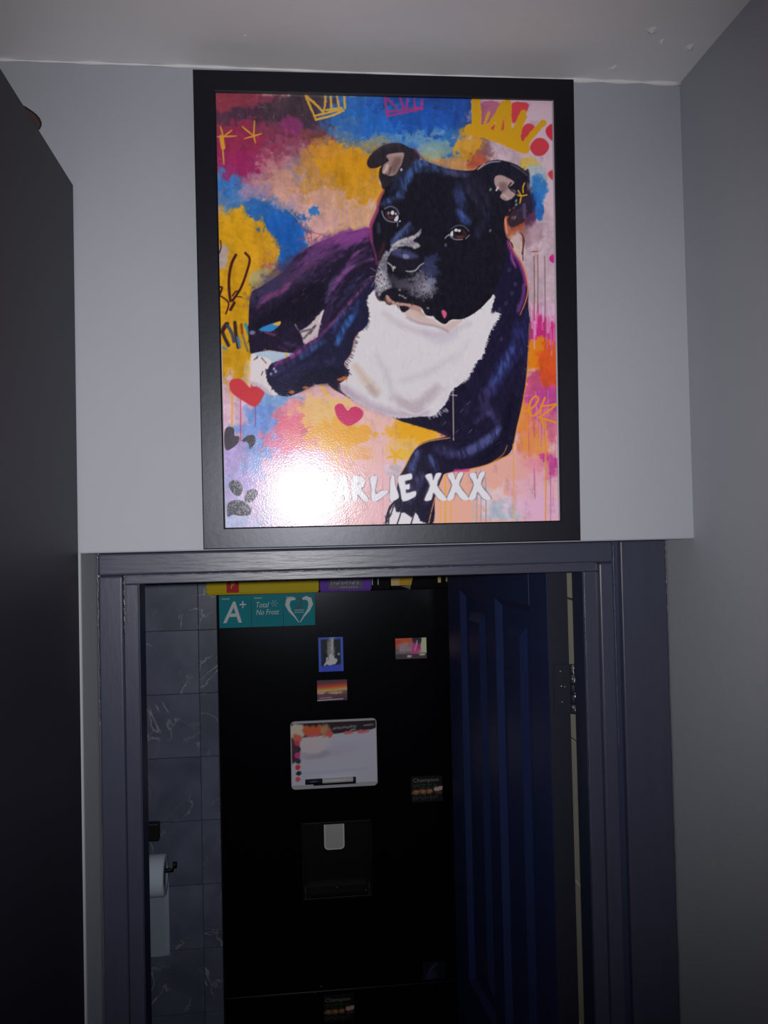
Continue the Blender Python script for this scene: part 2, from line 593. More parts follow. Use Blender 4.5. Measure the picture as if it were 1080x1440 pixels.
# hinges (three; the top one shows in the gap)
zt = at(803, 935, 1.64).z
zb_ = at(806, 1005, 1.64).z
HH = zt-zb_
for zc in ((zt+zb_)/2, 1.0, 0.28):
    hg = obj('hinge', bx(nb(), -0.034, 0.0, -0.0022, 0.0006, zc-HH/2, zc+HH/2, 0.0005, 1), M_edge)
    hg.parent = dr
    seg = HH/5
    for k in range(5):
        zk = zc-HH/2+seg*k
        b = nb()
        tube(b, [(0.0045, -0.0055, zk+0.0006), (0.0045, -0.0055, zk+0.0015), (0.0045, -0.0055, zk+seg-0.0015), (0.0045, -0.0055, zk+seg-0.0006)], 0.006, 14, True, [0.0050, 0.0060, 0.0060, 0.0050])
        o = obj('knuckle', b, M_edge if k in (1, 2) else mat('hinge_painted', (0.03, 0.03, 0.045), 0.25, 0.8, 0.6, 260), None, True)
        o.parent = hg
    for k, (sx, dz) in enumerate(((-0.020, 0.036), (-0.019, 0.006), (-0.012, 0.004), (-0.018, -0.026))):
        b = nb()
        bmesh.ops.create_uvsphere(b, u_segments=10, v_segments=6, radius=0.0024)
        bmesh.ops.translate(b, verts=b.verts, vec=(sx, -0.0022, zc+dz*HH/0.1))
        o = obj('screw', b, M_steel, None, True)
        o.parent = hg
    for (sx, z0, z1) in ((0.004, 0.028, 0.044), (0.0055, 0.012, 0.026), (0.006, -0.022, -0.006), (0.0085, -0.016, 0.0), (0.006, -0.046, -0.036)):
        n = 7
        pts = [(sx+rnd.uniform(-0.001, 0.001), -0.0112+rnd.uniform(0, 0.0004), zc+(z0+(z1-z0)*k/(n-1))*HH/0.1) for k in range(n)]
        b = tube(nb(), pts, 0.002, 6, True, [0.0008+0.0022*rnd.random() for _ in range(n)])
        o = obj('bare_metal_chip', b, M_steel, None, True)
        o.parent = hg
# ------------------------------------------------------------------ black cabinet on the left
XCAB = -0.3365
YC1 = 1.412
YC0 = 0.80
ZCT = at(97, 260, YC1).z
cb = empty('tall_cabinet', ((XCAB+XL)/2, (YC0+YC1)/2, 0.0))
tag(cb, 'tall black cabinet with a plain side panel beside the doorway', 'cabinet')
box('side_panel', M_cab, cb, XCAB-0.018, XCAB, YC0+0.02, YC1, 0.0, ZCT, 0.0008, 1)
box('side_panel', M_cab, cb, XL+0.004, XL+0.022, YC0+0.02, YC1, 0.0, ZCT, 0.0008, 1)
box('top_panel', M_cab, cb, XL+0.022, XCAB-0.018, YC0+0.02, YC1, ZCT-0.018, ZCT, 0.0005, 1)
box('back_panel', M_cab, cb, XL+0.022, XCAB-0.018, YC1-0.008, YC1, 0.08, ZCT-0.018)
box('plinth', M_cab, cb, XL+0.022, XCAB-0.018, YC0+0.05, YC0+0.068, 0.0, 0.08)
for k in range(2):
    xa = XL+0.006+k*(XCAB-XL-0.006)/2
    xb = xa+(XCAB-XL-0.010)/2
    d = box('cabinet_door', M_cab, cb, xa, xb-0.003, YC0, YC0+0.018, 0.085, ZCT-0.004, 0.001, 1)
    xh = xb-0.035 if k == 0 else xa+0.03
    o = obj('handle', tube(nb(), [(xh, YC0, 1.0), (xh, YC0-0.028, 1.0), (xh, YC0-0.028, 1.16), (xh, YC0, 1.16)], 0.005, 10), M_steel, None, True)
    o.parent = d

# brown thing lying on the cabinet
pb = at(41, 158, 1.24)
yb = XCAB/ (at(42, 165, 1.0).x)
bm = nb()
bmesh.ops.create_uvsphere(bm, u_segments=24, v_segments=14, radius=1.0)
for v in bm.verts:
    q = v.co
    v.co = Vector((XCAB-0.041+0.044*q.x*(1-0.1*abs(q.z)), yb+0.034+0.048*q.y, ZCT+0.012+0.012*max(-1, min(1, q.z*1.15))))
pouch = obj('brown_pouch', bm, M_brown, None, True)
tag(pouch, 'small rounded brown pouch on top of the black cabinet', 'pouch')
pts = [(XCAB-0.041+0.0445*math.cos(a)*0.99, yb+0.034+0.0485*math.sin(a)*0.99, ZCT+0.012) for a in [2*math.pi*k/32 for k in range(33)]]
o = obj('seam', tube(nb(), pts, 0.0012, 6, False), M_edge, pouch, True)

# ------------------------------------------------------------------ fridge
YF = 2.55
FX0, FX1 = at(308, 860, YF).x - 0.001, at(308, 860, YF).x + 0.70
FZ = at(380, 835, YF).z
fr = empty('fridge', ((FX0+FX1)/2, YF+0.35, 0.0))
tag(fr, 'tall black fridge freezer with magnets and a water dispenser', 'fridge')
ZS = at(430, 1393, YF).z
box('body', M_fridge, fr, FX0, FX1, YF+0.066, YF+0.70, 0.02, FZ-0.004, 0.006, 2)
dx0, dx1 = at(425, 1158, YF).x, at(521, 1158, YF).x
dz1, dz0 = at(470, 1157, YF).z, at(470, 1263, YF).z
bm = nb()
yb0, yb1 = YF, YF+0.06
bx(bm, FX0, dx0, yb0, yb1, ZS+0.003, FZ)
bx(bm, dx1, FX1, yb0, yb1, ZS+0.003, FZ)
bx(bm, dx0, dx1, yb0, yb1, dz1, FZ)
bx(bm, dx0, dx1, yb0, yb1, ZS+0.003, dz0)
bmesh.ops.remove_doubles(bm, verts=bm.verts[:], dist=1e-5)
ud = obj('upper_door', bm, M_fridge, fr)
ld = box('lower_door', M_fridge, fr, FX0, FX1, YF, YF+0.06, 0.05, ZS-0.003, 0.004, 2)
box('plinth', M_black, fr, FX0+0.01, FX1-0.01, YF+0.03, YF+0.066, 0.0, 0.05)
for hx in (FX0+0.02, FX1-0.09):
    box('hinge_cover', M_black, fr, hx, hx+0.07, YF+0.07, YF+0.12, FZ-0.010, FZ-0.0005, 0.003, 2)
for xx in (FX0+0.04, FX1-0.04):
    obj('foot', tube(nb(), [(xx, YF+0.64, 0.0), (xx, YF+0.64, 0.022)], 0.018, 12), M_black, fr)
# water dispenser
dp = obj('water_dispenser', bx(nb(), dx0, dx1, YF+0.055, YF+0.06, dz0, dz1), M_cavity, fr)
b = nb()
for (a0, a1, c0, c1) in ((dx0, dx1, dz1-0.004, dz1+0.003), (dx0, dx1, dz0-0.003, dz0+0.003), (dx0-0.003, dx0+0.003, dz0, dz1), (dx1-0.003, dx1+0.003, dz0, dz1)):
    bx(b, a0, a1, YF-0.0006, YF+0.004, c0, c1, 0.0005, 2)
obj('bezel', b, M_cavity, dp)
lx0, lx1 = at(455.5, 1160, YF).x, at(484, 1160, YF).x
lz1, lz0 = at(470, 1157, YF).z, at(470, 1195, YF).z
b = prism(nb(), rrect(lx0, lx1, lz0, lz1, 0.012, 6, (0, 0, 1, 1)), YF+0.002, YF+0.010)
lv = obj('lever', b, M_white, dp)
b = prism(nb(), rrect(lx0+0.004, lx1-0.004, lz0+0.004, lz1-0.003, 0.010, 6, (0, 0, 1, 1)), YF+0.0008, YF+0.004)
obj('lever_face', b, mat('grey_lever_face', (0.42, 0.42, 0.42), 0.5, 0.3, 0.1, 200, stretch=(5, 1, 1)), dp)
box('lever_mount', M_cavity, dp, (lx0+lx1)/2-0.012, (lx0+lx1)/2+0.012, YF+0.010, YF+0.056, lz1-0.05, lz1-0.02)
box('drip_tray', M_cavity, dp, dx0+0.01, dx1-0.01, YF+0.004, YF+0.055, dz0+0.003, dz0+0.012, 0.002, 1)
# small steel beads added to put bright glints on the fridge front
for (px, py) in ((445, 1158.5), (474, 1248), (515, 1252), (452, 1387), (443, 1396)):
    p = at(px, py, YF)
    b = nb()
    bmesh.ops.create_uvsphere(b, u_segments=8, v_segments=6, radius=0.0024)
    bmesh.ops.translate(b, verts=b.verts, vec=(p.x, YF+0.0016, p.z))
    obj('glint_bead', b, M_steel, fr, True)

# ------------------------------------------------------------------ painting helpers
class Canvas:
    """paints in the photograph's pixel frame on a grid of points"""
    def __init__(s, X, Y):
        s.X, s.Y = X, Y
        s.c = np.zeros(X.shape+(3,))
        s.cx0, s.cx1 = X.min(0), X.max(0)
        s.ry0, s.ry1 = Y.min(1), Y.max(1)

    @staticmethod
    def _h(ix, iy, seed):
        n = (ix*374761393 + iy*668265263 + seed*1442695041) & 0xffffffff
        n = ((n ^ (n >> 13))*1274126177) & 0xffffffff
        return ((n ^ (n >> 16)) & 0xffff)/65535.0

    def vn(s, x, y, seed):
        ix, iy = np.floor(x).astype(np.int64), np.floor(y).astype(np.int64)
        fx, fy = x-ix, y-iy
        fx, fy = fx*fx*(3-2*fx), fy*fy*(3-2*fy)
        h = s._h
        a = h(ix, iy, seed)*(1-fx)+h(ix+1, iy, seed)*fx
        b = h(ix, iy+1, seed)*(1-fx)+h(ix+1, iy+1, seed)*fx
        return a*(1-fy)+b*fy

    def fbm(s, scale, seed, ang=0.0, stretch=1.0, oct=4, X=None, Y=None):
        X = s.X if X is None else X
        Y = s.Y if Y is None else Y
        ca, sa = math.cos(math.radians(ang)), math.sin(math.radians(ang))
        u = (X*ca+Y*sa)/(scale*stretch)
        v = (-X*sa+Y*ca)/scale
        t, amp, tot = 0, 1.0, 0
        for o in range(oct):
            t = t+amp*s.vn(u*2**o+seed*3.7, v*2**o+seed*1.3, seed+o)
            tot += amp
            amp *= 0.55
        return t/tot

    def mix(s, m, col, sl=None):
        tgt = s.c if sl is None else s.c[sl]
        col = np.asarray(col, float)
        tgt[...] = tgt*(1-m[..., None])+col*m[..., None]

    def win(s, x0, x1, y0, y1):
        r = np.where((s.ry1 >= y0) & (s.ry0 <= y1))[0]
        c = np.where((s.cx1 >= x0) & (s.cx0 <= x1))[0]
        if len(r) == 0 or len(c) == 0:
            return None
        return (slice(r[0], r[-1]+1), slice(c[0], c[-1]+1))

    @staticmethod
    def spline(p, closed=True, n=5):
        p = [np.array(q, float) for q in p]
        out = []
        N = len(p)
        for i in range(N if closed else N-1):
            if closed:
                a, b, c, d = p[i-1], p[i], p[(i+1) % N], p[(i+2) % N]
            else:
                a, b, c, d = p[max(i-1, 0)], p[i], p[i+1], p[min(i+2, N-1)]
            for k in range(n):
                t = k/n
                out.append(0.5*((2*b)+(-a+c)*t+(2*a-5*b+4*c-d)*t*t+(-a+3*b-3*c+d)*t**3))
        if not closed:
            out.append(p[-1])
        return np.array(out)

    def poly(s, p, col, soft=1.2, alpha=1.0, jag=0.0, jscale=4.0, seed=3, smooth=True, n=4, tex=None):
        q = s.spline(p, True, n) if smooth else np.array(p, float)
        pad = soft+jag+2
        sl = s.win(q[:, 0].min()-pad, q[:, 0].max()+pad, q[:, 1].min()-pad, q[:, 1].max()+pad)
        if sl is None:
            return None
        X, Y = s.X[sl], s.Y[sl]
        d2 = np.full(X.shape, 1e12)
        ins = np.zeros(X.shape, bool)
        N = len(q)
        for i in range(N):
            ax, ay = q[i]
            bx_, by = q[(i+1) % N]
            ex, ey = bx_-ax, by-ay
            L = ex*ex+ey*ey+1e-12
            t = np.clip(((X-ax)*ex+(Y-ay)*ey)/L, 0, 1)
            d2 = np.minimum(d2, (X-ax-t*ex)**2+(Y-ay-t*ey)**2)
            if ay != by:
                cr = ((ay > Y) != (by > Y)) & (X < ex*(Y-ay)/(by-ay)+ax)
                ins ^= cr
        sd = np.sqrt(d2)*np.where(ins, -1, 1)
        if jag:
            sd = sd+(s.fbm(jscale, seed, X=X, Y=Y, oct=3)-0.5)*2*jag
        m = np.clip(0.5-sd/soft, 0, 1)*alpha
        if tex is not None:
            m = m*tex[sl]
        s.mix(m, col, sl)
        return sl, m

    def stroke(s, p, wd, col, soft=1.0, alpha=1.0, taper=0.0, smooth=True, jag=0.0, jscale=3.0, seed=5, tex=None, col2=None):
        q = s.spline(p, False, 5) if smooth and len(p) > 2 else np.array(p, float)
        pad = wd/2+soft+jag+1
        sl = s.win(q[:, 0].min()-pad, q[:, 0].max()+pad, q[:, 1].min()-pad, q[:, 1].max()+pad)
        if sl is None:
            return
        X, Y = s.X[sl], s.Y[sl]
        best = np.full(X.shape, 1e9)
        par = np.zeros(X.shape)
        N = len(q)-1
        for i in range(N):
            ax, ay = q[i]
            ex, ey = q[i+1]-q[i]
            L = ex*ex+ey*ey+1e-12
            t = np.clip(((X-ax)*ex+(Y-ay)*ey)/L, 0, 1)
            d = np.sqrt((X-ax-t*ex)**2+(Y-ay-t*ey)**2)
            u = (i+t)/N
            k = d < best
            best = np.where(k, d, best)
            par = np.where(k, u, par)
        hw = wd/2*(1-taper*np.abs(2*par-1)**2)
        sd = best-hw
        if jag:
            sd = sd+(s.fbm(jscale, seed, X=X, Y=Y, oct=3)-0.5)*2*jag
        m = np.clip(0.5-sd/soft, 0, 1)*alpha
        if tex is not None:
            m = m*tex[sl]
        if col2 is None:
            s.mix(m, col, sl)
        else:
            cc = np.asarray(col, float)*(1-par[..., None])+np.asarray(col2, float)*par[..., None]
            s.c[sl] = s.c[sl]*(1-m[..., None])+cc*m[..., None]

    def blob(s, x, y, rx, ry, col, alpha=1.0, ang=0.0, rough=0.5, scale=14.0, seed=1, hard=0.45, stretch=1.0, nang=0.0):
        R = max(rx, ry)*1.9
        sl = s.win(x-R, x+R, y-R, y+R)
        if sl is None:
            return
        X, Y = s.X[sl], s.Y[sl]
        ca, sa = math.cos(math.radians(ang)), math.sin(math.radians(ang))
        u = ((X-x)*ca+(Y-y)*sa)/rx
        v = (-(X-x)*sa+(Y-y)*ca)/ry
        d = np.sqrt(u*u+v*v)+(s.fbm(scale, seed, nang, stretch, X=X, Y=Y)-0.5)*2*rough
        m = np.clip((1.0+hard-d)/(2*hard), 0, 1)
        m = m*m*(3-2*m)*alpha
        s.mix(m, col, sl)

    def restroke(s, n, mask, angle, L, wd, jit, alpha, rr, tints=()):
        """short brush marks in the local colour, a little lighter or darker"""
        I, J = np.where(mask)
        if len(I) == 0:
            return
        for _ in range(n):
            q = rr.randrange(len(I))
            i, j = I[q], J[q]
            x, y = s.X[i, j], s.Y[i, j]
            col = s.c[i, j]*(1+rr.uniform(-jit, jit))
            if tints and rr.random() < 0.3:
                col = col*0.55+np.array(rr.choice(tints), float)*0.45
            a = math.radians(angle(x, y)+rr.uniform(-16, 16))
            l = rr.uniform(*L)
            dx, dy = l/2*math.cos(a), l/2*math.sin(a)
            s.stroke([(x-dx, y-dy), (x+dx, y+dy)], rr.uniform(*wd), col, 1.0, alpha, 0.5, False)

def make_print(name, m, parent, corner, ux, uz, nx, ny, painter, k_fn, to_px):
    """grid of nx x ny cells spanned by ux (right) and uz (up) from corner, coloured per vertex"""
    a = np.linspace(0, 1, nx+1)
    b = np.linspace(0, 1, ny+1)
    A, B = np.meshgrid(a, b)
    C = np.array(corner)
    P = C + A[..., None]*np.array(ux) + B[..., None]*np.array(uz)
    PX, PY = to_px(A, B, P)
    cv = Canvas(PX, PY)
    painter(cv)
    rgb = lin(np.clip(cv.c, 0, 255))
    if k_fn is not None:
        rgb = rgb/k_fn(PX, PY)[..., None]
    rgb = rgb*np.minimum(1.0, 0.86/np.maximum(rgb.max(-1, keepdims=True), 1e-4))
    rgb = np.maximum(rgb, 0.002)
    nv = (nx+1)*(ny+1)
    me = bpy.data.meshes.new(name)
    idx = np.arange(nv).reshape(ny+1, nx+1)
    quads = np.stack([idx[:-1, :-1], idx[:-1, 1:], idx[1:, 1:], idx[1:, :-1]], -1).reshape(-1, 4)
    nf = len(quads)
    me.vertices.add(nv)
    me.vertices.foreach_set('co', P.reshape(-1, 3).ravel())
    me.loops.add(nf*4)
    me.loops.foreach_set('vertex_index', quads.ravel().astype(np.int32))
    me.polygons.add(nf)
    me.polygons.foreach_set('loop_start', (np.arange(nf)*4).astype(np.int32))
    me.polygons.foreach_set('loop_total', np.full(nf, 4, np.int32))
    me.update(calc_edges=True)
    at_ = me.color_attributes.new('print_colour', 'FLOAT_COLOR', 'POINT')
    buf = np.ones((nv, 4), np.float32)
    buf[:, :3] = rgb.reshape(-1, 3)
    at_.data.foreach_set('color', buf.ravel())
    me.materials.append(m)
    o = bpy.data.objects.new(name, me)
    COL.objects.link(o)
    o.parent = parent
    o.matrix_parent_inverse = parent.matrix_basis.inverted()
    return o

def project(P):
    d = P-np.array(CAMP)
    x = d@np.array(rt)
    y = d@np.array(up)
    z = d@np.array(fw)
    return 540+FPX*x/z, 720-FPX*y/z

# ------------------------------------------------------------------ the framed dog picture
TILT = math.radians(2.35)                     # hangs from its wire, top leaning out from the wall
SKEW = math.radians(0.95)                     # and hangs a touch askew, right side out
FX = Vector((math.cos(SKEW), -math.sin(SKEW), 0))     # along the picture
FU = Vector((-math.sin(TILT)*math.sin(SKEW), -math.sin(TILT)*math.cos(SKEW), math.cos(TILT)))     # up the picture
FN = Vector((-math.cos(TILT)*math.sin(SKEW), -math.cos(TILT)*math.cos(SKEW), -math.sin(TILT)))    # out of the picture
F0 = Vector((0, YB-0.0245, at(550, 766, YB-0.0245).z))  # front face, lower edge

def onframe(px, py, off=0.0):
    d = ray(px, py)
    t = ((F0+FN*off-CAMP).dot(FN))/d.dot(FN)
    p = CAMP+d*t
    return (p-F0).dot(FX), (p-F0).dot(FU)
cs = [onframe(*q) for q in ((270, 93), (806, 115), (818, 760.5), (287, 772))]
fx0, fx1 = (cs[0][0]+cs[3][0])/2, (cs[1][0]+cs[2][0])/2
fz0, fz1 = (cs[2][1]+cs[3][1])/2, (cs[0][1]+cs[1][1])/2
ci = [onframe(*q, -0.006) for q in ((302, 123), (776, 149), (789, 732), (318, 742))]
ix0, ix1 = (ci[0][0]+ci[3][0])/2, (ci[1][0]+ci[2][0])/2
iz0, iz1 = (ci[2][1]+ci[3][1])/2, (ci[0][1]+ci[1][1])/2
pf = empty('framed_picture', (0, 0, 0))
tag(pf, 'black framed colourful print of a black and white dog above the doorway', 'picture')

def fpt(x, h, out):
    return F0 + FX*x + FU*h + FN*out

def frame_bar(corners, ins):
    """mitred bar: outer edge corners a,b and inner edge corners c,d (x, h)"""
    b = nb()
    (a, bb, c, d) = corners
    prof = [(0.0, -0.020), (0.0, -0.0012), (0.04, 0.0), (0.94, 0.0), (1.0, -0.0015), (1.0, -0.020)]
    r1, r2 = [], []
    for t, o_ in prof:
        r1.append(b.verts.new(fpt(a[0]*(1-t)+c[0]*t, a[1]*(1-t)+c[1]*t, o_)))
        r2.append(b.verts.new(fpt(bb[0]*(1-t)+d[0]*t, bb[1]*(1-t)+d[1]*t, o_)))
    n = len(prof)
    for k in range(n):
        b.faces.new((r1[k], r1[(k+1) % n], r2[(k+1) % n], r2[k]))
    b.faces.new(r1)
    b.faces.new(r2[::-1])
    return b
O = [(fx0, fz0), (fx1, fz0), (fx1, fz1), (fx0, fz1)]
I = [(ix0, iz0), (ix1, iz0), (ix1, iz1), (ix0, iz1)]
for k in range(4):
    k2 = (k+1) % 4
    obj('frame_bar', frame_bar((O[k], O[k2], I[k], I[k2]), 0), M_frame, pf)
# pale rebate edge between the bars and the print
M_lip = mat('pale_rebate', (0.50, 0.42, 0.48), 0.5, 0.4)
for (xa, xb, ha, hb) in ((ix1-0.0022, ix1-0.0002, iz0, iz1), (ix0+0.0002, ix0+0.0012, iz0, iz1*0.45)):
    b = nb()
    vs = [b.verts.new(fpt(x, h, o_)) for x in (xa, xb) for h in (ha, hb) for o_ in (-0.0065, -0.0048)]
    for q in ((0, 1, 3, 2), (4, 6, 7, 5), (0, 4, 5, 1), (2, 3, 7, 6), (0, 2, 6, 4), (1, 5, 7, 3)):
        b.faces.new([vs[i] for i in q])
    obj('rebate_edge', b, M_lip, pf)
b = nb()
vs = [b.verts.new(fpt(x, h, o_)) for x in (fx0+0.004, fx1-0.004) for h in (fz0+0.004, fz1-0.004) for o_ in (-0.0195, -0.0075)]
for q in ((0, 1, 3, 2), (4, 6, 7, 5), (0, 4, 5, 1), (2, 3, 7, 6), (0, 2, 6, 4), (1, 5, 7, 3)):
    b.faces.new([vs[i] for i in q])
obj('backing_board', b, M_card, pf)
# hanging wire and nail behind the frame
b = nb()
mid = (fx0+fx1)/2
tube(b, [fpt(fx0+0.05, fz1*0.72, -0.0205), fpt(mid, fz1*0.86, -0.022), fpt(fx1-0.05, fz1*0.72, -0.0205)], 0.001, 6)
pnt = fpt(mid, fz1*0.86, -0.022)
tube(b, [pnt+Vector((0, -0.001, 0)), Vector((pnt.x, YB+0.01, pnt.z-0.003))], 0.0015, 8)
obj('hanging_wire', b, M_steel, pf)

def paint_dog(c):
    X, Y = c.X, c.Y
    zA = lambda *p: [(510+x/7.2, 190+y/7.2) for x, y in p]
    zB = lambda *p: [(510+x/7.2, 320+y/7.2) for x, y in p]
    zC = lambda *p: [(630+x/7.2, 210+y/7.2) for x, y in p]
    zD = lambda *p: [(630+x/7.2, 340+y/7.2) for x, y in p]
    zE = lambda *p: [(340+x/5.4, 310+y/5.4) for x, y in p]
    zF = lambda *p: [(340+x/5.4, 430+y/5.4) for x, y in p]
    zG = lambda *p: [(540+x/5.4, 560+y/5.4) for x, y in p]
    z1 = lambda *p: [(290+x/4, 110+y/4) for x, y in p]
    z2 = lambda *p: [(530+x/4, 110+y/4) for x, y in p]
    z3 = lambda *p: [(290+x/4, 420+y/4) for x, y in p]
    z4 = lambda *p: [(530+x/4, 420+y/4) for x, y in p]
    z8 = lambda *p: [(640+x/6.75, 120+y/6.75) for x, y in p]
    z9 = lambda *p: [(290+x/7.2, 330+y/7.2) for x, y in p]
    P, S, B = c.poly, c.stroke, c.blob
    # ---------------- background
    c.c[...] = (178, 140, 134)
    lo = np.clip((Y-500)/80, 0, 1)
    c.mix(lo, (214, 168, 172))
    bl = [
        (350, 180, 75, 62, (116, 46, 62), 1, .5), (318, 160, 45, 48, (108, 42, 54), .9, .5), (330, 222, 50, 34, (124, 38, 72), .95, .5), (356, 240, 22, 22, (128, 40, 82), .8, .6),
        (415, 175, 50, 40, (98, 46, 66), .9, .6), (325, 166, 26, 10, (60, 40, 58), .8, .7), (365, 160, 36, 11, (54, 38, 54), .85, .7), (432, 152, 55, 24, (54, 42, 50), .95, .6),
        (440, 180, 34, 13, (56, 42, 58), .85, .8), (411, 177, 14, 12, (124, 46, 94), .8, .4), (450, 196, 30, 16, (112, 58, 58), .7, .8), (400, 215, 40, 24, (128, 62, 84), .7, .8),
        (345, 262, 40, 14, (138, 96, 126), .7, .8), (395, 245, 34, 22, (160, 112, 116), .7, .8), (405, 270, 40, 30, (178, 132, 118), .8, .7), (424, 232, 20, 26, (128, 110, 118), .6, .7),
        (490, 232, 46, 34, (168, 118, 34), 1, .55), (455, 222, 30, 26, (158, 108, 52), .7, .8), (505, 262, 44, 28, (170, 118, 34), .9, .6), (470, 250, 40, 30, (164, 118, 66), .6, .8), (436, 268, 12, 18, (172, 124, 50), .6, .8),
        (470, 300, 46, 32, (186, 142, 130), .8, .6), (520, 300, 20, 38, (182, 140, 108), .7, .7), (526, 272, 14, 20, (180, 146, 140), .7, .5), (440, 320, 40, 26, (184, 142, 140), .8, .6), (490, 330, 30, 14, (190, 150, 110), .6, .7),
        (515, 162, 58, 34, (40, 84, 142), 1, .5), (500, 190, 34, 18, (58, 96, 136), .8, .9), (560, 170, 60, 36, (36, 78, 142), 1, .4), (600, 150, 70, 28, (28, 60, 122), 1, .4), (640, 160, 40, 50, (28, 56, 116), 1, .4), (585, 188, 60, 20, (46, 96, 162), .9, .5),
        (545, 196, 30, 10, (84, 120, 150), .6, .9), (612, 205, 34, 20, (92, 128, 150), .7, .6), (520, 205, 26, 10, (138, 120, 78), .6, .8), (634, 222, 40, 14, (148, 122, 60), .8, .7), (655, 208, 24, 26, (150, 116, 44), .9, .6), (633, 202, 14, 22, (36, 84, 142), .9, .7), (614, 212, 22, 12, (112, 138, 132), .7, .6), (640, 232, 40, 8, (168, 116, 74), .7, .5),
        (738, 175, 62, 60, (152, 130, 142), 1, .3), (700, 205, 50, 24, (164, 140, 148), .9, .4), (765, 330, 50, 150, (168, 146, 156), 1, .3), (730, 215, 50, 14, (158, 138, 148), .8, .4), (675, 218, 16, 20, (122, 62, 50), .85, .7), (682, 208, 14, 14, (96, 70, 78), .6, .8), (672, 228, 14, 10, (154, 72, 52), .8, .5), (674, 200, 8, 14, (124, 88, 50), .7, .8),
        (744, 230, 13, 8, (168, 142, 64), .9, .4), (752, 248, 16, 18, (132, 146, 152), .8, .4), (757, 268, 10, 22, (44, 98, 152), 1, .5), (754, 292, 9, 18, (36, 88, 152), 1, .5), (744, 288, 9, 24, (38, 40, 82), .9, .6), (735, 310, 20, 14, (78, 42, 66), .9, .6), (722, 322, 14, 22, (158, 76, 44), .9, .6), (724, 345, 12, 14, (178, 122, 84), .7, .7), (745, 330, 22, 14, (140, 110, 120), .6, .7), (727, 350, 10, 18, (190, 170, 165), .8, .4),
        (318, 258, 20, 22, (58, 100, 152), .9, .6), (340, 274, 32, 16, (96, 112, 154), .8, .8), (322, 282, 18, 20, (66, 106, 150), .8, .7), (372, 296, 32, 18, (46, 92, 150), .95, .7), (392, 318, 32, 22, (34, 84, 150), 1, .6), (410, 344, 20, 28, (32, 84, 152), 1, .6), (356, 300, 26, 18, (44, 92, 150), .9, .8), (404, 366, 16, 18, (40, 90, 152), 1, .5), (362, 268, 22, 10, (148, 118, 142), .6, .8), (400, 288, 20, 10, (160, 130, 140), .6, .8),
        (332, 326, 34, 30, (184, 136, 30), 1, .45), (360, 350, 34, 30, (182, 132, 34), 1, .45), (320, 350, 30, 40, (184, 136, 28), 1, .3), (374, 362, 16, 20, (170, 118, 58), .7, .7), (380, 376, 10, 8, (150, 84, 84), .7, .6), (330, 430, 44, 66, (186, 136, 22), 1, .2), (366, 392, 18, 14, (152, 146, 104), .8, .6), (312, 362, 9, 16, (156, 144, 150), .9, .4), (385, 384, 9, 4, (196, 146, 36), .9, .5),
        (328, 505, 34, 50, (190, 140, 26), 1, .2), (350, 528, 8, 18, (206, 178, 140), .7, .6),
        (332, 600, 44, 62, (206, 170, 190), .9, .5), (372, 585, 26, 30, (124, 148, 204), .9, .7), (390, 560, 24, 12, (120, 158, 206), .9, .7), (360, 625, 30, 34, (118, 150, 212), .85, .8), (330, 665, 40, 34, (150, 166, 216), .9, .6), (340, 720, 50, 34, (168, 188, 222), .9, .5), (322, 640, 22, 24, (178, 150, 200), .7, .8), (345, 690, 30, 20, (184, 150, 206), .6, .9),
        (414, 590, 30, 22, (212, 128, 146), .9, .7), (410, 615, 34, 26, (206, 118, 150), .85, .8), (440, 620, 30, 24, (216, 132, 128), .7, .8), (460, 580, 44, 22, (232, 188, 120), .9, .6), (485, 612, 48, 24, (230, 172, 78), .95, .6), (505, 645, 36, 22, (232, 168, 92), .9, .7), (470, 635, 30, 20, (230, 178, 110), .7, .8), (450, 668, 60, 30, (220, 162, 168), .8, .7), (520, 690, 50, 44, (226, 182, 186), .9, .5), (535, 610, 30, 34, (222, 178, 176), .9, .5), (420, 655, 36, 20, (204, 170, 202), .7, .8), (400, 710, 60, 40, (206, 180, 212), .7, .6),
        (584, 602, 34, 22, (222, 164, 48), .95, .5), (566, 625, 24, 14, (224, 178, 96), .7, .7), (556, 660, 14, 10, (176, 176, 190), .6, .7), (570, 640, 14, 8, (230, 186, 60), .8, .6),
        (650, 700, 70, 50, (224, 168, 148), .9, .4), (705, 705, 30, 22, (196, 176, 182), .8, .6), (716, 718, 26, 15, (160, 176, 192), .8, .6), (722, 690, 12, 8, (220, 140, 110), .7, .7), (640, 720, 30, 20, (226, 170, 150), .8, .4),
        (768, 440, 20, 18, (182, 148, 170), .8, .5), (765, 468, 26, 20, (176, 42, 112), 1, .5), (756, 500, 22, 22, (222, 128, 30), 1, .5), (775, 512, 18, 30, (196, 78, 34), 1, .6), (758, 545, 22, 18, (172, 66, 104), .9, .7), (776, 535, 14, 14, (190, 70, 36), .9, .6), (766, 570, 30, 22, (168, 62, 128), .95, .6), (770, 600, 26, 22, (192, 96, 124), .9, .6), (745, 615, 18, 24, (214, 128, 84), .9, .6), (756, 632, 18, 18, (216, 138, 70), .8, .7), (768, 658, 24, 18, (184, 62, 138), .9, .6), (742, 660, 24, 24, (218, 152, 150), .8, .6), (755, 700, 40, 30, (212, 164, 180), .8, .5), (735, 590, 10, 20, (224, 134, 60), .8, .6), (760, 715, 26, 18, (206, 160, 190), .7, .5), (700, 660, 30, 20, (222, 164, 150), .8, .5),
    ]
    for i, (x, y, rx, ry, col, al, ro) in enumerate(bl):
        B(x, y, rx*1.08, ry*1.08, col, al, 0, ro*1.15, 9, i+1, 0.24)
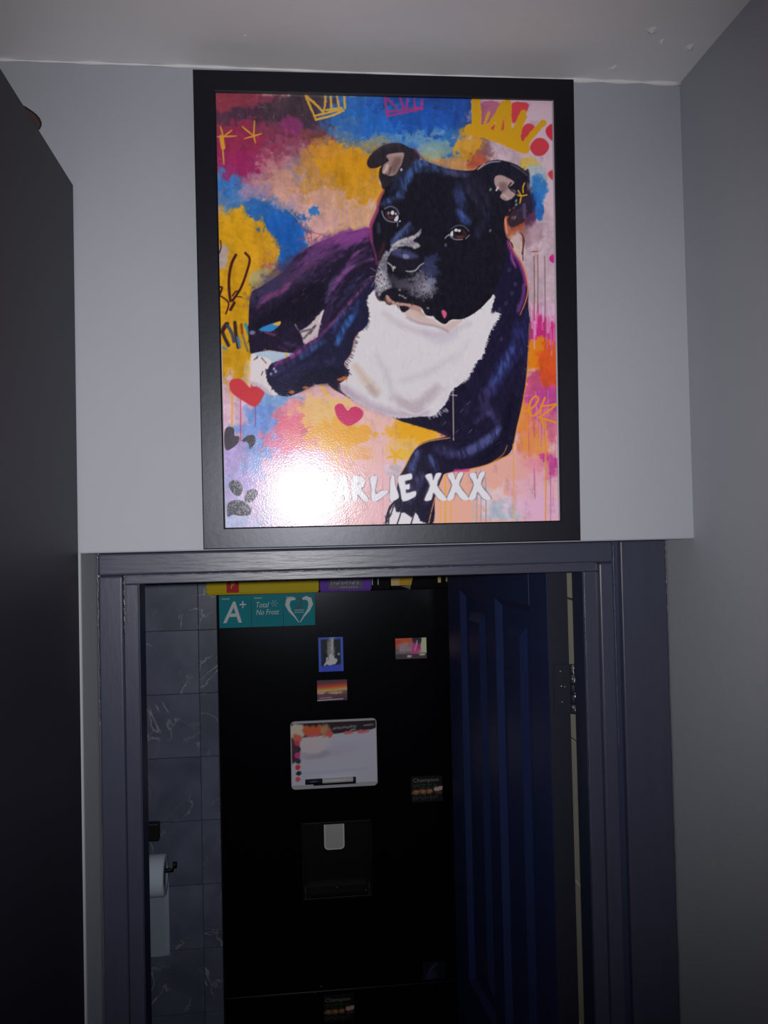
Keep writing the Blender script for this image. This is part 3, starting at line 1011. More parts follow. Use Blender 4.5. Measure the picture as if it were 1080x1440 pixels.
    # second, broken coat of the strongest colours
    for i, (x, y, rx, ry, col) in enumerate(((488, 232, 40, 26, (180, 124, 22)), (512, 268, 30, 18, (178, 124, 26)), (455, 212, 20, 12, (172, 118, 40)), (395, 320, 26, 18, (26, 80, 154)), (408, 350, 14, 22, (26, 80, 156)), (372, 298, 22, 10, (34, 88, 156)), (320, 262, 14, 14, (48, 98, 160)), (545, 168, 50, 22, (30, 82, 152)), (600, 168, 44, 20, (26, 66, 138)), (336, 330, 26, 24, (192, 140, 22)), (362, 352, 22, 20, (190, 138, 26)), (656, 205, 16, 16, (172, 124, 34)), (340, 200, 34, 24, (126, 38, 66)), (335, 232, 26, 18, (132, 34, 80)), (372, 590, 18, 20, (106, 142, 208)), (412, 596, 20, 14, (214, 112, 132)), (492, 612, 34, 14, (236, 170, 60)), (586, 604, 24, 14, (230, 166, 34)))):
        B(x, y, rx, ry, col, .85, 0, 1.0, 7, i+200, 0.16)
    # brushed variation in the ground
    n = c.fbm(9, 61, 90, 3.0)
    n2 = c.fbm(4, 62, 20, 2.0)
    c.c *= (1+(n-.5)*0.26+(n2-.5)*0.16)[..., None]
    rr = random.Random(5)
    allm = np.ones(X.shape, bool)
    c.restroke(900, allm, lambda x, y: 90+30*math.sin(x*.02+y*.013), (5, 16), (1.5, 4.5), .16, .4, rr)
    c.restroke(900, allm, lambda x, y: 60*math.sin(x*.05-y*.03), (2, 7), (.8, 2.4), .24, .45, rr)
    # streaks running down
    for k in range(46):
        x = rr.uniform(452, 535)
        y = rr.uniform(250, 300)
        S([(x, y), (x+rr.uniform(-1, 1), y+rr.uniform(20, 60))], rr.uniform(.5, 1.2), (186, 140, 70), 1.0, .35)
    for k in range(30):
        x = rr.uniform(748, 783)
        y = rr.uniform(425, 470)
        S([(x, y), (x+.6, y+rr.uniform(10, 40))], rr.uniform(1, 3), rr.choice([(180, 44, 116), (206, 160, 190), (198, 92, 150)]), 1.0, .6)
    for k in range(30):
        x = rr.uniform(740, 785)
        y = rr.uniform(540, 690)
        S([(x, y), (x+.6, y+rr.uniform(15, 50))], rr.uniform(.6, 1.8), rr.choice([(150, 40, 100), (226, 170, 180), (150, 60, 120)]), 1.0, .4)
    for (x, y0, y1, w_, col) in ((484, 280, 328, .9, (196, 150, 60)), (495, 282, 325, .9, (190, 140, 60)), (626, 662, 736, 2.0, (226, 168, 30)), (619, 690, 734, 1.8, (222, 170, 50)), (634, 690, 735, 2.0, (224, 170, 60)), (665, 690, 734, 1.2, (150, 170, 190)), (670, 660, 734, 1.3, (110, 150, 180)), (676, 660, 734, 1.3, (110, 140, 175)), (683, 672, 734, 1.5, (80, 140, 180)), (767, 590, 735, 2.0, (226, 150, 40)), (722, 640, 735, 1.4, (224, 160, 70)), (766, 360, 480, 1.0, (90, 50, 50)), (756, 358, 440, 1.2, (110, 60, 40)), (751, 360, 450, 1.3, (100, 60, 45)), (735, 330, 366, 1.6, (70, 36, 46)), (556, 590, 640, .7, (170, 120, 120)), (538, 630, 735, .8, (190, 130, 140)), (326, 535, 600, 2.6, (214, 162, 40)), (338, 560, 620, 1.5, (186, 50, 90)), (359, 565, 600, 1.2, (160, 40, 70)), (774, 655, 735, .8, (140, 60, 110)), (788, 660, 735, 1.2, (160, 90, 130))):
        S([(x, y0), (x+.5, (y0+y1)/2), (x+.2, y1)], w_, col, 1.0, .8)
    S(zD((850, 100), (910, 98)), 2.0, (150, 78, 40), 1, .9)
    B(441, 298, 8, 7, (52, 108, 164), 1, 0, .8, 4, 7, .2)
    # small scratchy marks
    for k in range(90):
        x, y = rr.uniform(305, 530), rr.uniform(130, 370)
        a = rr.uniform(0, 6.28)
        L = rr.uniform(2, 9)
        S([(x, y), (x+L*math.cos(a), y+L*math.sin(a))], .9, rr.choice([(190, 150, 90), (60, 100, 150), (190, 150, 150), (130, 50, 80)]), 1, .3)
    # crowns, stars, scribbles
    yl = (196, 150, 52)
    for st in (((560, 100), (585, 160), (618, 232)), ((618, 232), (700, 212), (772, 182)), ((608, 212), (690, 192), (765, 172)), ((565, 102), (620, 150), (658, 192)), ((658, 192), (668, 150), (670, 102)), ((700, 104), (704, 168)), ((735, 104), (744, 150), (750, 192)), ((777, 100), (780, 168)), ((672, 180), (760, 168))):
        S(z1(*st), 3.0, yl, 1.2, .9, 0, True, .7)
    pk = (150, 40, 92)
    for st in (((45, 110), (60, 212)), ((60, 212), (255, 172)), ((55, 190), (250, 165)), ((60, 115), (110, 165)), ((130, 110), (150, 165)), ((170, 115), (168, 165)), ((210, 120), (215, 165)), ((255, 120), (252, 172))):
        S(z2(*st), 3.2, pk, 1.5, .75, 0, True, .8)
    st_ = (190, 138, 44)
    for st in (((80, 272), (95, 325)), ((60, 330), (170, 325)), ((145, 292), (95, 330)), ((95, 325), (92, 400)), ((92, 390), (100, 485)), ((202, 272), (268, 325)), ((272, 240), (268, 320), (278, 365)), ((215, 340), (312, 312))):
        S(z1(*st), 2.2, st_, 1.2, .9, .5)
    S(z1((85, 330), (95, 390)), 6, st_, 1.5, .9)
    sc = (150, 60, 80)
    for st in (((415, 150), (530, 130)), ((485, 75), (520, 180)), ((525, 60), (530, 180)), ((500, 80), (610, 110)), ((600, 105), (560, 150)), ((430, 20), (520, 100))):
        S(zE(*st), 1.3, sc, 1, .7)
    S(z1((300, 640), (340, 580), (440, 540), (480, 600), (425, 710)), 2.2, (180, 128, 96), 2, .6)
    S(z1((425, 710), (480, 760), (570, 850)), 1.2, (184, 130, 60), 1, .7)
    # red dots and the large yellow crown
    red = (152, 46, 54)
    B(765, 158, 2, 2, red, 0)
    P(z8((240, 170), (440, 170), (390, 300), (260, 400)), (128, 62, 82), 2, .8, 1.5)
    P(z8((540, 165), (690, 170), (690, 230), (640, 290), (560, 360), (530, 300)), red, 1.5, 1, 1)
    P(z8((650, 390), (700, 360), (755, 390), (740, 450), (650, 550), (620, 470)), red, 1.5, 1, .7)
    P(z8((265, 400), (330, 385), (385, 370), (380, 440), (300, 420)), (150, 58, 52), 1.5)
    P(z8((430, 320), (470, 290), (475, 470), (430, 470)), (156, 60, 50), 1.5)
    P(z8((720, 560), (770, 505), (840, 505), (890, 560), (880, 620), (830, 665), (760, 665), (715, 610)), red, 1.3)
    P(z8((925, 370), (870, 400), (860, 450), (900, 510), (930, 515)), (150, 36, 50), 1.3)
    P(z8((925, 805), (880, 840), (925, 900)), (158, 50, 60), 1.5)
    P(zD((1070, 130), (1030, 150), (1030, 190), (1070, 215)), (172, 36, 118), 1.2)
    cy = (192, 142, 26)
    for st, w_ in ((((195, 160), (205, 300), (200, 420)), 13), (((140, 420), (300, 455), (450, 510), (660, 600)), 15), (((255, 400), (340, 370), (440, 210)), 8), (((400, 440), (430, 300), (460, 180)), 10), (((500, 175), (500, 330), (500, 480)), 11), (((540, 480), (590, 380), (650, 260)), 8), (((600, 480), (620, 400), (665, 300)), 6), (((640, 590), (720, 480), (835, 355)), 9), (((285, 350), (320, 260)), 3)):
        S(z8(*st), w_, cy, 1.5, 1, 0, True, 1.2, 5)
    P(z8((400, 440), (540, 400), (620, 500), (660, 620), (500, 560)), cy, 1.5, 1, 1, smooth=False)
    # dark scribble on the yellow strip
    dk = (58, 22, 26)
    for st, w_ in ((((300, 205), (255, 300), (232, 430), (232, 560), (245, 670)), 4), (((395, 185), (440, 250), (410, 380), (350, 540), (265, 670)), 3.4), (((265, 620), (300, 575), (320, 590), (270, 660)), 2.2), (((300, 625), (360, 632)), 1.6), (((140, 530), (160, 540), (140, 600)), 3), (((145, 620), (225, 690), (200, 800)), 2.4), (((285, 690), (245, 760)), 4), (((145, 60), (150, 130), (130, 190)), 1.8)):
        S(z9(*st), w_, dk, 1.0, .95)
    for st, w_, col in ((((205, 900), (165, 980), (225, 1120)), 5, (40, 32, 48)), (((220, 900), (160, 990)), 4, (60, 24, 26)), (((290, 890), (300, 1000), (325, 1140)), 5, (42, 26, 32)), (((215, 920), (260, 1000), (280, 1080)), 5, (50, 60, 84)), (((355, 910), (365, 1000)), 3.6, (128, 56, 24)), (((370, 1020), (420, 1180)), 3, (100, 98, 80)), (((400, 910), (430, 1000)), 5, (44, 130, 150)), (((320, 1040), (340, 1140)), 4, (70, 110, 140)), (((165, 1140), (200, 1160)), 3, (60, 130, 150)), (((430, 930), (440, 1080)), 3, (60, 40, 40))):
        S(z9(*st), w_, col, 1.4, .9)
    # hearts
    hr = (190, 58, 66)
    P(z3((130, 480), (150, 452), (200, 455), (245, 500), (255, 478), (300, 485), (330, 510), (320, 550), (275, 608), (200, 570), (145, 530)), hr, 1.4, n=4)
    P(z3((722, 620), (735, 595), (765, 592), (795, 630), (815, 612), (850, 608), (882, 635), (875, 670), (840, 700), (795, 716), (745, 680)), (192, 56, 102), 1.2, n=4)
    bk = (72, 66, 76)
    P(z3((105, 740), (125, 720), (155, 730), (160, 770), (185, 775), (180, 810), (140, 845), (110, 850), (100, 800)), bk, 1.2)
    P(z3((200, 800), (235, 770), (270, 770), (275, 810), (245, 845), (235, 810)), bk, 1.2)
    gl = (78, 76, 86)
    P(z3((125, 1050), (150, 1022), (190, 1035), (205, 1075), (185, 1110), (150, 1095)), gl, 1.2)
    P(z3((215, 1120), (235, 1080), (275, 1072), (290, 1100), (260, 1140), (225, 1145)), gl, 1.2)
    P(z3((120, 1225), (120, 1160), (150, 1135), (210, 1140), (250, 1180), (245, 1215), (190, 1222), (150, 1215)), gl, 1.2)
    ge = c.fbm(2.2, 33)
    msk = np.clip((ge-.55)*6, 0, .5)*(np.hypot(X-340, (Y-700)) < 32)*(c.c.sum(-1) < 330)
    c.mix(msk, (190, 190, 200))
    for st in (((848, 628), (885, 605), (908, 565), (888, 550), (862, 585), (856, 635), (875, 660), (908, 638)), ((945, 558), (928, 600), (912, 645)), ((922, 604), (965, 602), (1008, 594), (960, 635), (912, 668)), ((912, 668), (960, 682), (1012, 698)), ((815, 637), (850, 630)), ((928, 680), (937, 720))):
        S(z4(*st), 2.6, (226, 152, 30), 1.2, .95)
    for (cx_, cy_, r_) in ((556, 641, 11),):
        for k in range(5):
            a = 0.4+k*2*math.pi/5
            S([(cx_, cy_), (cx_+r_*math.cos(a), cy_+r_*math.sin(a))], 3.4, (226, 170, 40), 1.3, .9, 0, False, .6)
    S(zF((605, 610), (645, 675)), 3.2, (222, 172, 56), 1.2, .9)
    before = c.c.copy()
    # ---------------- the dog: back and haunch
    fur = c.fbm(5, 11, -35, 4.0)
    fur2 = c.fbm(4, 12, -60, 4.0)
    furv = c.fbm(3.5, 13, 75, 4.0)
    ft = np.clip((fur-.38)*3.2, 0, 1)
    ft2 = np.clip((fur2-.38)*3.2, 0, 1)
    fv = np.clip((furv-.36)*3.0, 0, 1)
    P(zE((62, 590), (150, 500), (300, 400), (380, 310), (480, 220), (600, 160), (760, 102), (880, 76), (985, 76), (1060, 330), (1030, 600), (620, 900), (440, 1000), (360, 1012), (200, 985), (66, 1005)), (34, 27, 47), 1.2)
    P(zE((62, 585), (66, 700), (66, 1003), (62, 1003)), (34, 27, 47), 1.0, smooth=False)
    B(*zE((260, 470))[0], 40, 18, (64, 56, 88), .7, -35, .5, 6, 71)
    B(*zE((470, 350))[0], 34, 20, (62, 46, 76), .7, -35, .6, 6, 72)
    B(*zE((660, 210))[0], 40, 16, (92, 54, 104), .8, -25, .6, 6, 73)
    B(*zE((860, 120))[0], 34, 9, (120, 58, 124), .9, -14, .5, 6, 74)
    pu = (122, 62, 124)
    for st, w_, col, al in ((((520, 195), (640, 150), (800, 100), (970, 85)), 9, (120, 58, 122), .8), (((120, 660), (190, 585), (300, 535), (360, 480)), 8, (126, 62, 112), .9), (((320, 470), (430, 400), (540, 310), (640, 215)), 8, (94, 54, 96), .7), (((480, 330), (600, 250), (720, 190), (860, 150)), 6, (100, 56, 106), .7), (((700, 280), (800, 190), (960, 150)), 6, (118, 60, 118), .8), (((660, 560), (740, 440), (850, 310), (1010, 215)), 7, (112, 66, 124), .85), (((690, 530), (780, 400), (900, 320), (1025, 290)), 5, (120, 74, 130), .85), (((640, 620), (680, 480), (720, 420)), 6, (84, 72, 110), .7), (((780, 560), (850, 470), (930, 400)), 5, (70, 84, 136), .7), (((700, 700), (800, 560), (960, 440)), 5, (56, 50, 88), .7), (((640, 760), (690, 600), (760, 480)), 5, (72, 52, 92), .7), (((800, 330), (870, 250), (960, 200)), 4, (120, 66, 120), .8), (((180, 850), (240, 870)), 3, (104, 50, 84), .8), (((280, 960), (360, 1000)), 4, (84, 44, 84), .7), (((330, 930), (440, 960)), 6, (70, 70, 100), .6)):
        S(zE(*st), w_, col, 4, al, .4, True, 1.5, 5, 9, tex=.35+.65*ft)
    for st, w_ in ((((560, 390), (650, 300), (760, 230)), 8), (((620, 500), (700, 380), (800, 280)), 6), (((740, 620), (830, 480), (980, 350)), 6), (((880, 260), (1000, 240)), 5), (((640, 230), (740, 190)), 6), (((400, 300), (480, 250)), 7)):
        S(zE(*st), w_, (28, 22, 40), 4, .75, .5, tex=.4+.6*ft2)
    P(zE((200, 700), (380, 560), (600, 470), (640, 560), (560, 720), (420, 790), (330, 760), (120, 830), (70, 800)), (24, 21, 34), 8, .85)
    for k in range(60):
        x, y = zE((rr.uniform(100, 1000), rr.uniform(100, 640)))[0]
        if y > 330+max(0, (470-x))*.55 and y < 440:
            a = math.radians(rr.uniform(-55, -25))
            L = rr.uniform(3, 9)
            S([(x, y), (x+L*math.cos(a), y+L*math.sin(a))], 1.1, rr.choice([(104, 62, 116), (64, 66, 108), (24, 20, 36), (80, 56, 100)]), 1, .6)
    # belly tuft, blue glimpse, far paw
    P(zF((405, 140), (440, 190), (520, 140), (622, 30), (600, 130), (580, 240), (480, 295), (455, 225)), (186, 172, 174), 2, 1, 1.2)
    for st in (((440, 200), (520, 180)), ((470, 250), (560, 150)), ((520, 210), (550, 160))):
        S(zF(*st), 3, (70, 58, 72), 2, .7)
    S(zF((590, 120), (620, 40)), 2, (206, 196, 200), 1, .8)
    P(zF((580, 240), (600, 120), (640, 10), (700, 0), (660, 120)), (44, 34, 62), 1.5, .9)
    P(zF((130, 182), (200, 145), (290, 120), (285, 150), (230, 192), (180, 196)), (48, 122, 182), 1.2)
    P(zF((235, 140), (292, 118), (288, 145), (265, 150)), (206, 156, 52), 1.2)
    S(zF((180, 200), (250, 222)), 3, (110, 52, 88), 2, .8)
    B(*zF((80, 205))[0], 4, 3, (120, 116, 140), .9)
    P(zF((68, 372), (180, 345), (330, 356), (400, 368), (330, 410), (230, 445), (150, 425)), (164, 182, 198), 1.3)
    S(zF((338, 362), (342, 390)), 3, (206, 172, 60), 1, .9)
    P(zF((70, 378), (130, 382), (200, 400), (232, 440), (205, 500), (200, 560), (245, 620), (295, 675), (205, 672), (125, 612), (74, 592)), (208, 198, 200), 1.3)
    for st in (((95, 410), (120, 385)), ((150, 395), (185, 435)), ((120, 385), (115, 400)), ((160, 500), (150, 525))):
        S(zF(*st), 1.8, (92, 74, 84), 1, .8)
    S(zF((80, 590), (140, 610), (210, 668)), 5, (168, 156, 178), 4, .7)
    # ---------------- right shoulder, leg and neck
    P([(640, 280), (714, 335), (722, 355), (732, 370), (740, 390), (743, 410), (743, 432), (745.5, 457), (743, 495), (740, 532), (734, 570), (727, 600), (720, 632), (705, 645), (675, 656), (630, 665), (622, 672), (612, 700), (605, 740), (546, 741), (546, 715), (555, 702), (561, 672), (570, 655), (580, 637), (595, 622), (629, 613), (625, 607), (597, 600), (556, 589), (530, 560), (520, 480), (540, 380)], (27, 23, 46), 1.2, n=4)
    for st, w_, col, al in ((((800, 150), (790, 260), (700, 400), (640, 520)), 22, (46, 48, 104), .8), (((760, 290), (700, 400), (650, 480)), 9, (68, 92, 156), .8), (((640, 500), (600, 560), (620, 640)), 16, (60, 52, 92), .7), (((560, 690), (640, 640), (690, 730)), 8, (70, 66, 112), .8), (((560, 620), (640, 620), (700, 690)), 8, (46, 40, 72), .8), (((690, 735), (620, 800), (520, 850)), 12, (84, 96, 158), .85), (((640, 780), (520, 860), (400, 880)), 12, (72, 74, 122), .8), (((330, 850), (420, 860)), 14, (62, 62, 104), .8), (((230, 860), (200, 930), (190, 990)), 10, (82, 94, 150), .8), (((300, 890), (330, 960)), 10, (84, 98, 158), .7), (((250, 1000), (200, 1080), (180, 1130)), 16, (80, 74, 118), .8), (((300, 1060), (280, 1140)), 9, (64, 58, 100), .8), (((520, 580), (500, 640)), 6, (50, 46, 72), .6), (((840, 60), (850, 250), (830, 420)), 7, (40, 42, 92), .7), (((700, 130), (560, 330), (520, 480)), 10, (36, 30, 60), .7)):
        S(z4(*st), w_, col, 7, al, .3, True, 1, 4, 8, tex=.3+.7*fv)
    S(z4((760, 560), (730, 700), (700, 800), (600, 900)), 12, (18, 16, 34), 8, .8)
    for st in (((500, 0), (508, 150), (480, 300), (455, 370)), ((640, 110), (650, 180), (690, 260))):
        S(zD(*st), 4, (134, 62, 136), 2.5, .85, .5)
    S(zD((600, 0), (650, 100), (720, 200), (770, 330), (790, 430)), 5, (128, 54, 120), 3, .8)
    S(zD((620, 0), (668, 98), (745, 210), (798, 380), (808, 500), (780, 620), (730, 740)), 2.0, (206, 114, 70), 1.2, .9, .5)
    S(zD((770, 440), (760, 560), (710, 700)), 5, (112, 58, 132), 3, .7)
    S(zC((575, 690), (540, 840), (525, 940)), 5, (178, 92, 66), 2, .9, .5)
    S(zC((575, 690), (600, 850)), 2, (206, 150, 120), 1, .8)
    for p_ in ((410, 85), (440, 105), (620, 285), (680, 430), (650, 520), (590, 620), (710, 650), (540, 985), (520, 690), (370, 160)):
        x, y = zD(p_)[0]
        B(x, y, 2.6, 3.4, (84, 84, 126), .32, 20, .4, 3, 5)
    S(zD((810, 600), (832, 720), (834, 1000)), 1.2, (140, 90, 110), 1, .7)
    S([(743, 495), (740.5, 532), (734, 572), (727, 602), (721, 632)], 1.3, (200, 130, 40), 1, .85)
    S([(744.5, 455), (743, 495)], 1.3, (180, 110, 60), 1, .7)
    S(zG((980, 350), (970, 420), (880, 460), (760, 515), (560, 560)), 1.6, (206, 140, 40), 1, .8)
    S(zG((935, 360), (900, 430), (800, 500)), 1.3, (200, 130, 40), 1, .7)
    S(zG((500, 300), (330, 330), (230, 390), (170, 500), (130, 570)), 1.6, (206, 150, 80), 1.2, .8)
    S(zG((460, 590), (400, 720), (360, 860), (340, 950)), 1.4, (224, 160, 110), 1, .8)
    S(zG((540, 550), (640, 548)), 4, (196, 60, 140), 2.5, .8)
    S(zG((430, 285), (470, 280)), 3, (206, 92, 120), 2, .8)
    P(zG((40, 960), (32, 930), (55, 830), (80, 810), (95, 860), (150, 868), (190, 890), (215, 905), (240, 865), (275, 930), (325, 958)), (214, 208, 214), 1.5, 1, 1.6, 2.5)
    for st in (((45, 900), (70, 830), (75, 815)), ((100, 955), (125, 880), (135, 820)), ((205, 955), (225, 890), (240, 850)), ((35, 950), (40, 860))):
        S(zG(*st), 2.0, (40, 34, 56), 1, .9)
    # ---------------- near foreleg lying across
    P([(377, 519), (382, 511), (394, 507), (414, 497), (433, 482), (451, 471), (470, 450), (488, 431), (506, 410), (526, 390), (540, 410), (520, 440), (519, 460), (506, 466), (498, 478), (493, 498), (484, 511), (490.5, 522), (488, 531), (477, 539), (462, 539), (444, 541), (429, 548), (410, 556.5), (395, 556.5), (384, 547), (375, 534)], (33, 31, 56), 1.2, 1, .8, 2.5, n=4)
    for st, w_, col, al in ((((250, 450), (400, 372), (500, 298), (600, 225)), 8, (134, 66, 132), .9), (((600, 222), (720, 100), (800, 0), (860, -70), (985, -205)), 4, (140, 76, 130), .85), (((440, 400), (540, 320), (620, 270)), 8, (62, 92, 150), .75), (((720, 290), (780, 160), (830, 80)), 10, (58, 104, 172), .85), (((700, 200), (740, 100), (820, 20)), 7, (60, 74, 130), .8), (((790, 170), (850, 70), (880, -30)), 7, (52, 96, 164), .7), (((230, 520), (300, 480), (400, 420)), 10, (58, 52, 92), .8), (((300, 560), (430, 480), (560, 430)), 10, (44, 44, 76), .8), (((640, 420), (690, 430), (700, 400)), 5, (68, 74, 108), .6)):
        S(zF(*st), w_, col, 5, al, .35, True, 1.2, 4, 6, tex=.3+.7*fv)
    P(zF((400, 600), (560, 480), (740, 470), (790, 520), (700, 590), (560, 600), (430, 650)), (24, 24, 44), 8, .8)
    for p_ in ((220, 520), (258, 500), (245, 480)):
        B(*zF(p_)[0], 1.8, 2.2, (150, 150, 184), .9, 0, .3, 3)
    for p_ in ((380, 655), (485, 622), (750, 560), (780, 548)):
        B(*zF(p_)[0], 4, 2, (184, 104, 56), .9, 0, .4, 3)
    P(zF((655, 590), (740, 590), (760, 650), (850, 722), (780, 680), (700, 635)), (34, 28, 46), 1.3)
    for k in range(26):
        t = k/25
        pts_ = c.spline([(377, 530), (376, 520), (384, 545), (398, 556)], False, 8)
        q = pts_[int(t*(len(pts_)-1))]
        S([(q[0]+2, q[1]), (q[0]-rr.uniform(1, 3), q[1]+rr.uniform(-1, 2))], 1.4, (38, 34, 60), 1, .9)
    # ---------------- white chest
    chest = [(517, 418), (519, 440), (517, 456), (507, 466), (500, 480), (494, 500), (487, 512), (492, 524), (489, 533), (479, 540), (484, 552), (496, 562), (512, 570), (532, 579), (556, 588), (578, 587), (592, 586), (606, 585), (616, 580), (628, 565), (637, 548), (658, 532), (667, 513), (679, 500), (684, 482), (694, 458), (702, 444), (698, 440), (690, 442), (694, 425), (696, 418), (690, 414), (660, 430), (600, 430), (540, 405)]
    P(chest, (202, 197, 201), 1.4, 1, 1.8, 2.6, n=4)
    cm = c.fbm(16, 41, 60, 2.0)
    for st, w_, col, al in ((((485, 545), (520, 570), (560, 582), (600, 580)), 12, (170, 152, 168), .7), (((555, 560), (580, 572), (600, 560), (615, 545)), 14, (166, 146, 156), .65), (((550, 550), (556, 575)), 6, (206, 202, 206), .6), (((600, 470), (620, 478), (640, 470)), 14, (176, 170, 188), .5), (((540, 440), (570, 460), (620, 470), (660, 455)), 7, (178, 162, 172), .6), (((500, 515), (515, 535), (530, 550)), 11, (190, 166, 150), .8), (((520, 545), (528, 555)), 8, (158, 132, 132), .7), (((530, 500), (545, 530), (552, 560)), 7, (184, 174, 182), .6), (((640, 500), (600, 525), (565, 535)), 8, (180, 172, 182), .5), (((660, 480), (640, 510)), 8, (190, 184, 192), .5), (((480, 545), (500, 560)), 6, (160, 144, 164), .7), (((630, 545), (600, 560)), 6, (186, 176, 186), .5)):
        S(st, w_, col, 9, al, .3, True, 2, 7, 15)
    S([(565, 575), (585, 582), (612, 570)], 2, (210, 206, 210), 2, .6)
    for k in range(70):
        q = c.spline(chest[20:29], False, 8)
        i = rr.randrange(len(q))
        a = math.radians(rr.uniform(20, 75))
        S([(q[i][0]-2, q[i][1]-1), (q[i][0]+3.2*math.cos(a), q[i][1]+3.2*math.sin(a)-1.5)], 1.0, (206, 200, 206), 1, .8, .4)
    for k in range(34):
        q = c.spline(chest[1:8], False, 8)
        i = rr.randrange(len(q))
        S([(q[i][0]-1.5, q[i][1]), (q[i][0]+2.6, q[i][1]+rr.uniform(1, 4))], 1.0, (33, 31, 56), 1, .7, .5)
    for k in range(40):
        x, y = rr.uniform(520, 660), rr.uniform(455, 560)
        S([(x, y), (x+rr.uniform(-3, 3), y+rr.uniform(5, 14))], 1.2, (182, 174, 186), 2, .35)
    P(zG((105, 158), (200, 150), (330, 140), (400, 175), (430, 180), (500, 60), (560, 120), (500, 285), (400, 255), (250, 210)), (27, 23, 44), 1.5, .95, .8)
    for k in range(16):
        x, y = zG((rr.uniform(330, 470), 0))[0][0], 0
        y = 560+(150-(x-601)*1.2*5.4*0.35)/5.4
        S([(x, y-3), (x+4, y+rr.uniform(0, 4))], 1.2, (200, 194, 200), 1, .7, .4)
    S(z4((428, 520), (430, 660), (431, 795)), 1.4, (196, 176, 166), 1, .8)
    S(z4((410, 540), (450, 545)), 1.4, (196, 186, 186), 1, .7)
    for p_ in ((460, 190), (655, 250), (640, 38), (590, 95), (555, 250)):
        S([(zG(p_)[0][0]-2, zG(p_)[0][1]+2), (zG(p_)[0][0]+2, zG(p_)[0][1]-2)], 1.1, (120, 116, 140), 1, .5)
    # ---------------- head
    hc = (23, 22, 32)
    P([(541, 262), (534, 282), (529, 300), (521.5, 322), (522.5, 350), (527, 367), (530, 378), (528, 397), (530, 412), (532, 420), (540, 423), (547, 429), (556, 428), (568, 438), (577, 431), (592, 432), (599, 443), (609, 445), (613, 449), (625, 456), (635, 449.5), (649, 449), (662, 443.5), (676, 433.5), (686, 423), (693, 414), (706, 380), (713, 345), (709, 318), (712, 302), (725, 296), (735, 290), (742, 275), (744.5, 258), (741, 243), (727, 232), (711, 226.5), (695, 225), (680, 230), (669, 238), (655, 240), (630, 237), (608, 230), (592, 225), (575, 230), (555, 245)], hc, 1.2, n=4)
    P(zC((780, 226), (824, 224), (824, 330), (830, 430), (850, 520), (860, 620), (800, 680), (760, 740), (640, 790), (600, 700), (700, 500)), (36, 30, 44), 2, .9, 1.5)
    S(zC((790, 340), (830, 400)), 5, (110, 96, 96), 3, .6)
    S(zC((770, 560), (775, 690)), 4, (100, 84, 120), 3, .6)
    S(zC((740, 850), (770, 920), (750, 1060)), 2, (80, 40, 50), 1, .9)
    # left ear
    P(zA((45, 270), (70, 215), (130, 155), (220, 100), (320, 80), (400, 88), (480, 130), (535, 150), (575, 205), (570, 270), (480, 310), (420, 370), (330, 440), (212, 545), (188, 490), (165, 420), (170, 350), (188, 312), (140, 332), (80, 336), (50, 312)), (37, 33, 40), 1.2)
    S(zA((120, 170), (230, 110), (360, 95)), 5, (52, 46, 50), 5, .6)
    P(zA((240, 210), (290, 188), (412, 180), (405, 260), (375, 330), (325, 405), (260, 408), (200, 372), (212, 300), (262, 262)), (134, 110, 106), 1.5, 1, .6)
    P(zA((330, 230), (390, 240), (360, 330), (310, 390), (290, 320)), (98, 76, 74), 5, .9)
    S(zA((280, 205), (340, 200), (400, 190)), 3, (150, 126, 122), 2, .7)
    S(zA((250, 310), (230, 360), (215, 375)), 4, (176, 154, 142), 2, .9)
    S(zA((210, 290), (240, 250)), 3, (38, 32, 38), 2, .9)
    S(zA((285, 330), (270, 390)), 3, (70, 54, 54), 2, .8)
    B(*zA((392, 350))[0], 1.5, 2, (170, 170, 190), .9, 0, .2, 3)
    S(zA((520, 130), (590, 220), (630, 270)), 3.0, (92, 62, 92), 2, .8)
    # blue sheen
    for st, w_, col, al in ((((590, 300), (500, 360), (430, 490), (375, 600)), 11, (62, 90, 146), .9), (((400, 620), (300, 650), (200, 700)), 8, (60, 80, 130), .85), (((520, 290), (600, 270), (700, 310), (850, 345)), 9, (58, 82, 132), .8), (((560, 370), (680, 350), (840, 370)), 6, (50, 66, 108), .7), (((300, 560), (350, 460), (440, 380)), 9, (46, 56, 90), .7), (((830, 390), (930, 380), (1050, 400)), 8, (78, 78, 114), .7), (((970, 500), (990, 600), (1000, 700)), 12, (50, 62, 102), .75), (((980, 780), (1020, 850), (1060, 880)), 12, (60, 84, 144), .85), (((1030, 480), (1060, 560)), 8, (44, 42, 62), .6), (((480, 940), (400, 1000), (320, 1060)), 10, (66, 82, 128), .85)):
        S(zA(*st), w_, col, 6, al, .3, True, 1.5, 4, 4, tex=.35+.65*fv)
    for st, w_, col, al in ((((80, 430), (140, 560), (130, 640), (200, 720)), 16, (48, 56, 98), .7), (((130, 640), (190, 720)), 8, (66, 90, 156), .8), (((200, 260), (300, 400), (400, 560)), 16, (38, 36, 56), .7), (((180, 300), (260, 480), (360, 640)), 10, (52, 50, 78), .6), (((300, 870), (340, 780), (400, 660)), 10, (42, 46, 82), .7), (((20, 220), (120, 260), (200, 250)), 7, (64, 66, 104), .6), (((240, 330), (330, 330), (400, 520)), 12, (36, 32, 48), .6)):
        S(zC(*st), w_, col, 6, al, .3, True, 1.5, 4, 4, tex=.35+.65*fv)
    # cheek rim on the left
    S(zA((212, 560), (165, 660), (145, 780)), 4.2, (158, 82, 62), 2, .9, .3, col2=(134, 54, 84))
    S(zA((148, 760), (110, 850), (82, 930), (90, 1080)), 5, (136, 50, 92), 2, .9, .3, col2=(120, 50, 100))
